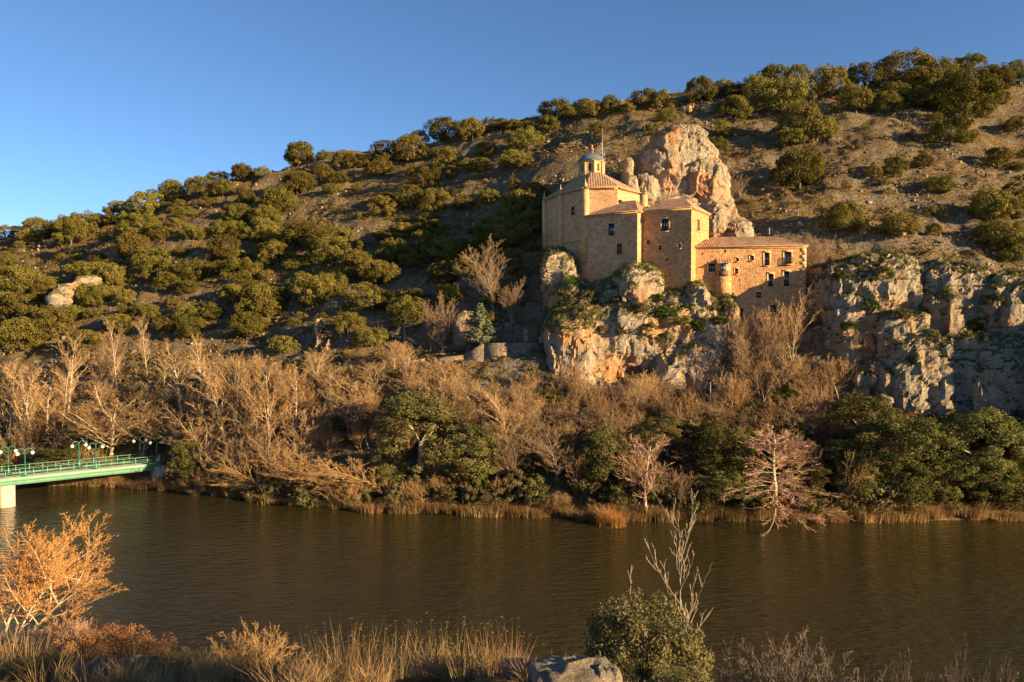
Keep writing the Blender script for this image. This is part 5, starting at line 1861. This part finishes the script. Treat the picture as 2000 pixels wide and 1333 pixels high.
plant(bushes, 'leafy_bush', 'large rounded grey-green holm oak bush on the near bank', 'shrub', None, p, 0.3, (1.12, 1.12, (at(1265, 1172, 20)[2] - p[2]) / 2.7))
p = on_near(1335, 17.5)
plant(bushes, 'leafy_bush', 'lower grey-green bush spreading in front of the large rounded one', 'shrub', None, p, 1.9, (0.62, 0.62, 0.5))
sagen = leafy_tree(510, (0.6, 0.6, 0.42), 0.4, 46, 0.13, 60, 0.022, 'willow', -0.05, 0.2, 0.02, 0.4, 0.7)
sagev = leafy_tree(511, (0.6, 0.6, 0.42), 0.4, 46, 0.13, 60, 0.022, 'evergreen', -0.05, 0.2, 0.02, 0.4, 0.7)
rustb = leafy_tree(512, (0.8, 0.8, 0.45), 0.4, 50, 0.15, 60, 0.018, 'heather', -0.05, 0.2, 0.02, 0.4, 0.9)
for px, D, s in [(905, 17.6, 0.9), (950, 17.6, 1.05), (1000, 17.8, 1.0), (1030, 18, 0.8), (520, 19.5, 1.0), (560, 19, 0.9), (590, 18.5, 0.8), (480, 19.5, 0.8), (640, 18, 0.8), (60, 22, 1.2), (130, 22, 1.0), (200, 21.5, 1.0), (270, 21, 0.9), (20, 21, 1.2), (1180, 16.5, 0.5), (330, 20.5, 0.9)]:
    p = on_near(px, D)
    plant(sagen, 'sage_bush', 'small pale sage bush among dry stalks on the near bank', 'shrub', 'sage bushes on the near bank', p, rg.uniform(0, 6), (s, s, s))
for px, D, s in [(1075, 19, 1.2), (1110, 19.5, 1.2), (1140, 18.5, 1.0), (1060, 18.5, 0.9), (1400, 17, 0.8), (1440, 17, 0.7)]:
    p = on_near(px, D)
    plant(sagev, 'sage_bush', 'small dark shaded bush next to the large rounded bush', 'shrub', 'dark bushes by the rounded bush', p, rg.uniform(0, 6), (s, s, s))
for px, D, s in [(150, 26, 1.5), (200, 26, 1.5), (250, 26, 1.5), (300, 25.5, 1.4), (180, 27.5, 1.5), (230, 27.5, 1.5), (290, 27, 1.2)]:
    p = on_near(px, D)
    plant(rustb, 'rust_bush', 'rust-brown dry bush at the edge of the near bank', 'shrub', 'rust-brown bushes on the near bank', p, rg.uniform(0, 6), (s, s, s))
tp = [tuft(600 + i, 46, 1.15, 0.42, 0.0075, 'straw', 0.15, 0.8, 0.22).mesh('dry_grass_clump', M['straw']) for i in range(4)]
gp_ = [tuft(620 + i, 130, 0.5, 0.8, 0.006, 'straw', 0.6, 0.0, 0.25).mesh('dry_grass_clump', M['straw']) for i in range(3)]
for px, D, s in [(600, 16.5, 1.0), (640, 16.6, 1.1), (665, 16.4, 1.2), (690, 16.8, 1.25), (745, 16.5, 1.15), (775, 17, 1.25), (820, 16.3, 1.05), (850, 16, 1.1), (880, 16.4, 1.2), (930, 17.4, 1.3), (965, 17.5, 1.3), (1000, 17.5, 1.2), (780, 15.6, 0.8), (900, 15.2, 0.7), (960, 15, 0.6), (1020, 15, 0.6), (1160, 15.4, 0.7), (1200, 15, 0.8),
                 (1440, 15.5, 1.0), (1480, 15.5, 1.0), (1520, 15.6, 1.0), (1560, 15.2, 0.9), (1600, 15.4, 0.9), (1640, 15.5, 0.7), (1410, 15.3, 0.7), (20, 22, 1.6), (50, 22, 1.5), (5, 23, 1.7), (340, 19.5, 0.9), (390, 19, 0.9), (430, 18.8, 0.9), (560, 17.5, 0.9), (720, 16, 1.0), (155, 26, 1.5), (1090, 15.6, 0.7)]:
    p = on_near(px, D)
    o = link('dry_grass_clump', tp[int(rg.integers(0, 4))])
    tag(o, 'tall dry stalks with small seed heads on the near bank', 'grass', 'dry stalk clumps on the near bank')
    o.location, o.rotation_euler, o.scale = p, (0, 0, rg.uniform(0, 6.28)), (s, s, s)
for i in range(170):
    px = rg.uniform(-60, 1500)
    D = rg.uniform(14, 19) if px > 500 else rg.uniform(17, 29)
    p = on_near(px, D)
    s = rg.uniform(0.6, 1.5) * (1 if px > 500 else 1.2)
    o = link('dry_grass_clump', gp_[int(rg.integers(0, 3))])
    tag(o, 'short tuft of bent dry grass on the near bank', 'grass', 'short grass tufts on the near bank')
    o.location, o.rotation_euler, o.scale = p, (0, 0, rg.uniform(0, 6.28)), (s, s, s)


def boulder(seed, r, voxel, loc, label):
    V, Q = superblob(np.zeros(3), np.array(r), 0.7, 22)
    nrm = V / (np.linalg.norm(V, axis=1)[:, None] + 1e-9)
    k = max(r)
    V = V + nrm * (k * (0.16 * fbm(V / k * 1.6 + seed, 4, seed) + 0.10 * ridged(V / k * 3 + seed, 3, seed)))[:, None]
    o = MB().add(V, Q).obj('boulder', M['boulder'], None, False)
    o.location = loc
    tag(o, label, 'rock')
    return o


def bl(px, top, D, r, seed, label):
    p = at(px, top, D)
    p[2] -= r[2] * 1.05
    boulder(seed, r, 0.1, p, label)


bl(1110, 1299, 14.6, (0.75, 0.6, 0.3), 3, 'rough cream boulder in front of the large rounded bush')
bl(1035, 1303, 15.2, (0.65, 0.5, 0.26), 5, 'grey flat boulder beside the rough cream one')
bl(1175, 1300, 14.6, (0.34, 0.5, 0.4), 7, 'small pointed pale boulder against the large rounded bush')
bl(960, 1312, 15.3, (0.3, 0.4, 0.25), 9, 'low grey stone under the dry stalks')
bl(265, 1290, 23, (0.75, 0.6, 0.5), 11, 'dark angular boulder among rust-brown bushes')
bl(190, 1300, 23, (0.8, 0.6, 0.4), 13, 'long grey boulder below the rust-brown bushes')
bl(305, 1305, 21.5, (0.6, 0.5, 0.35), 15, 'pale lichen-grey boulder between sage bushes')
bl(250, 1312, 21.5, (0.5, 0.5, 0.3), 17, 'small broken grey boulder below the dark angular one')
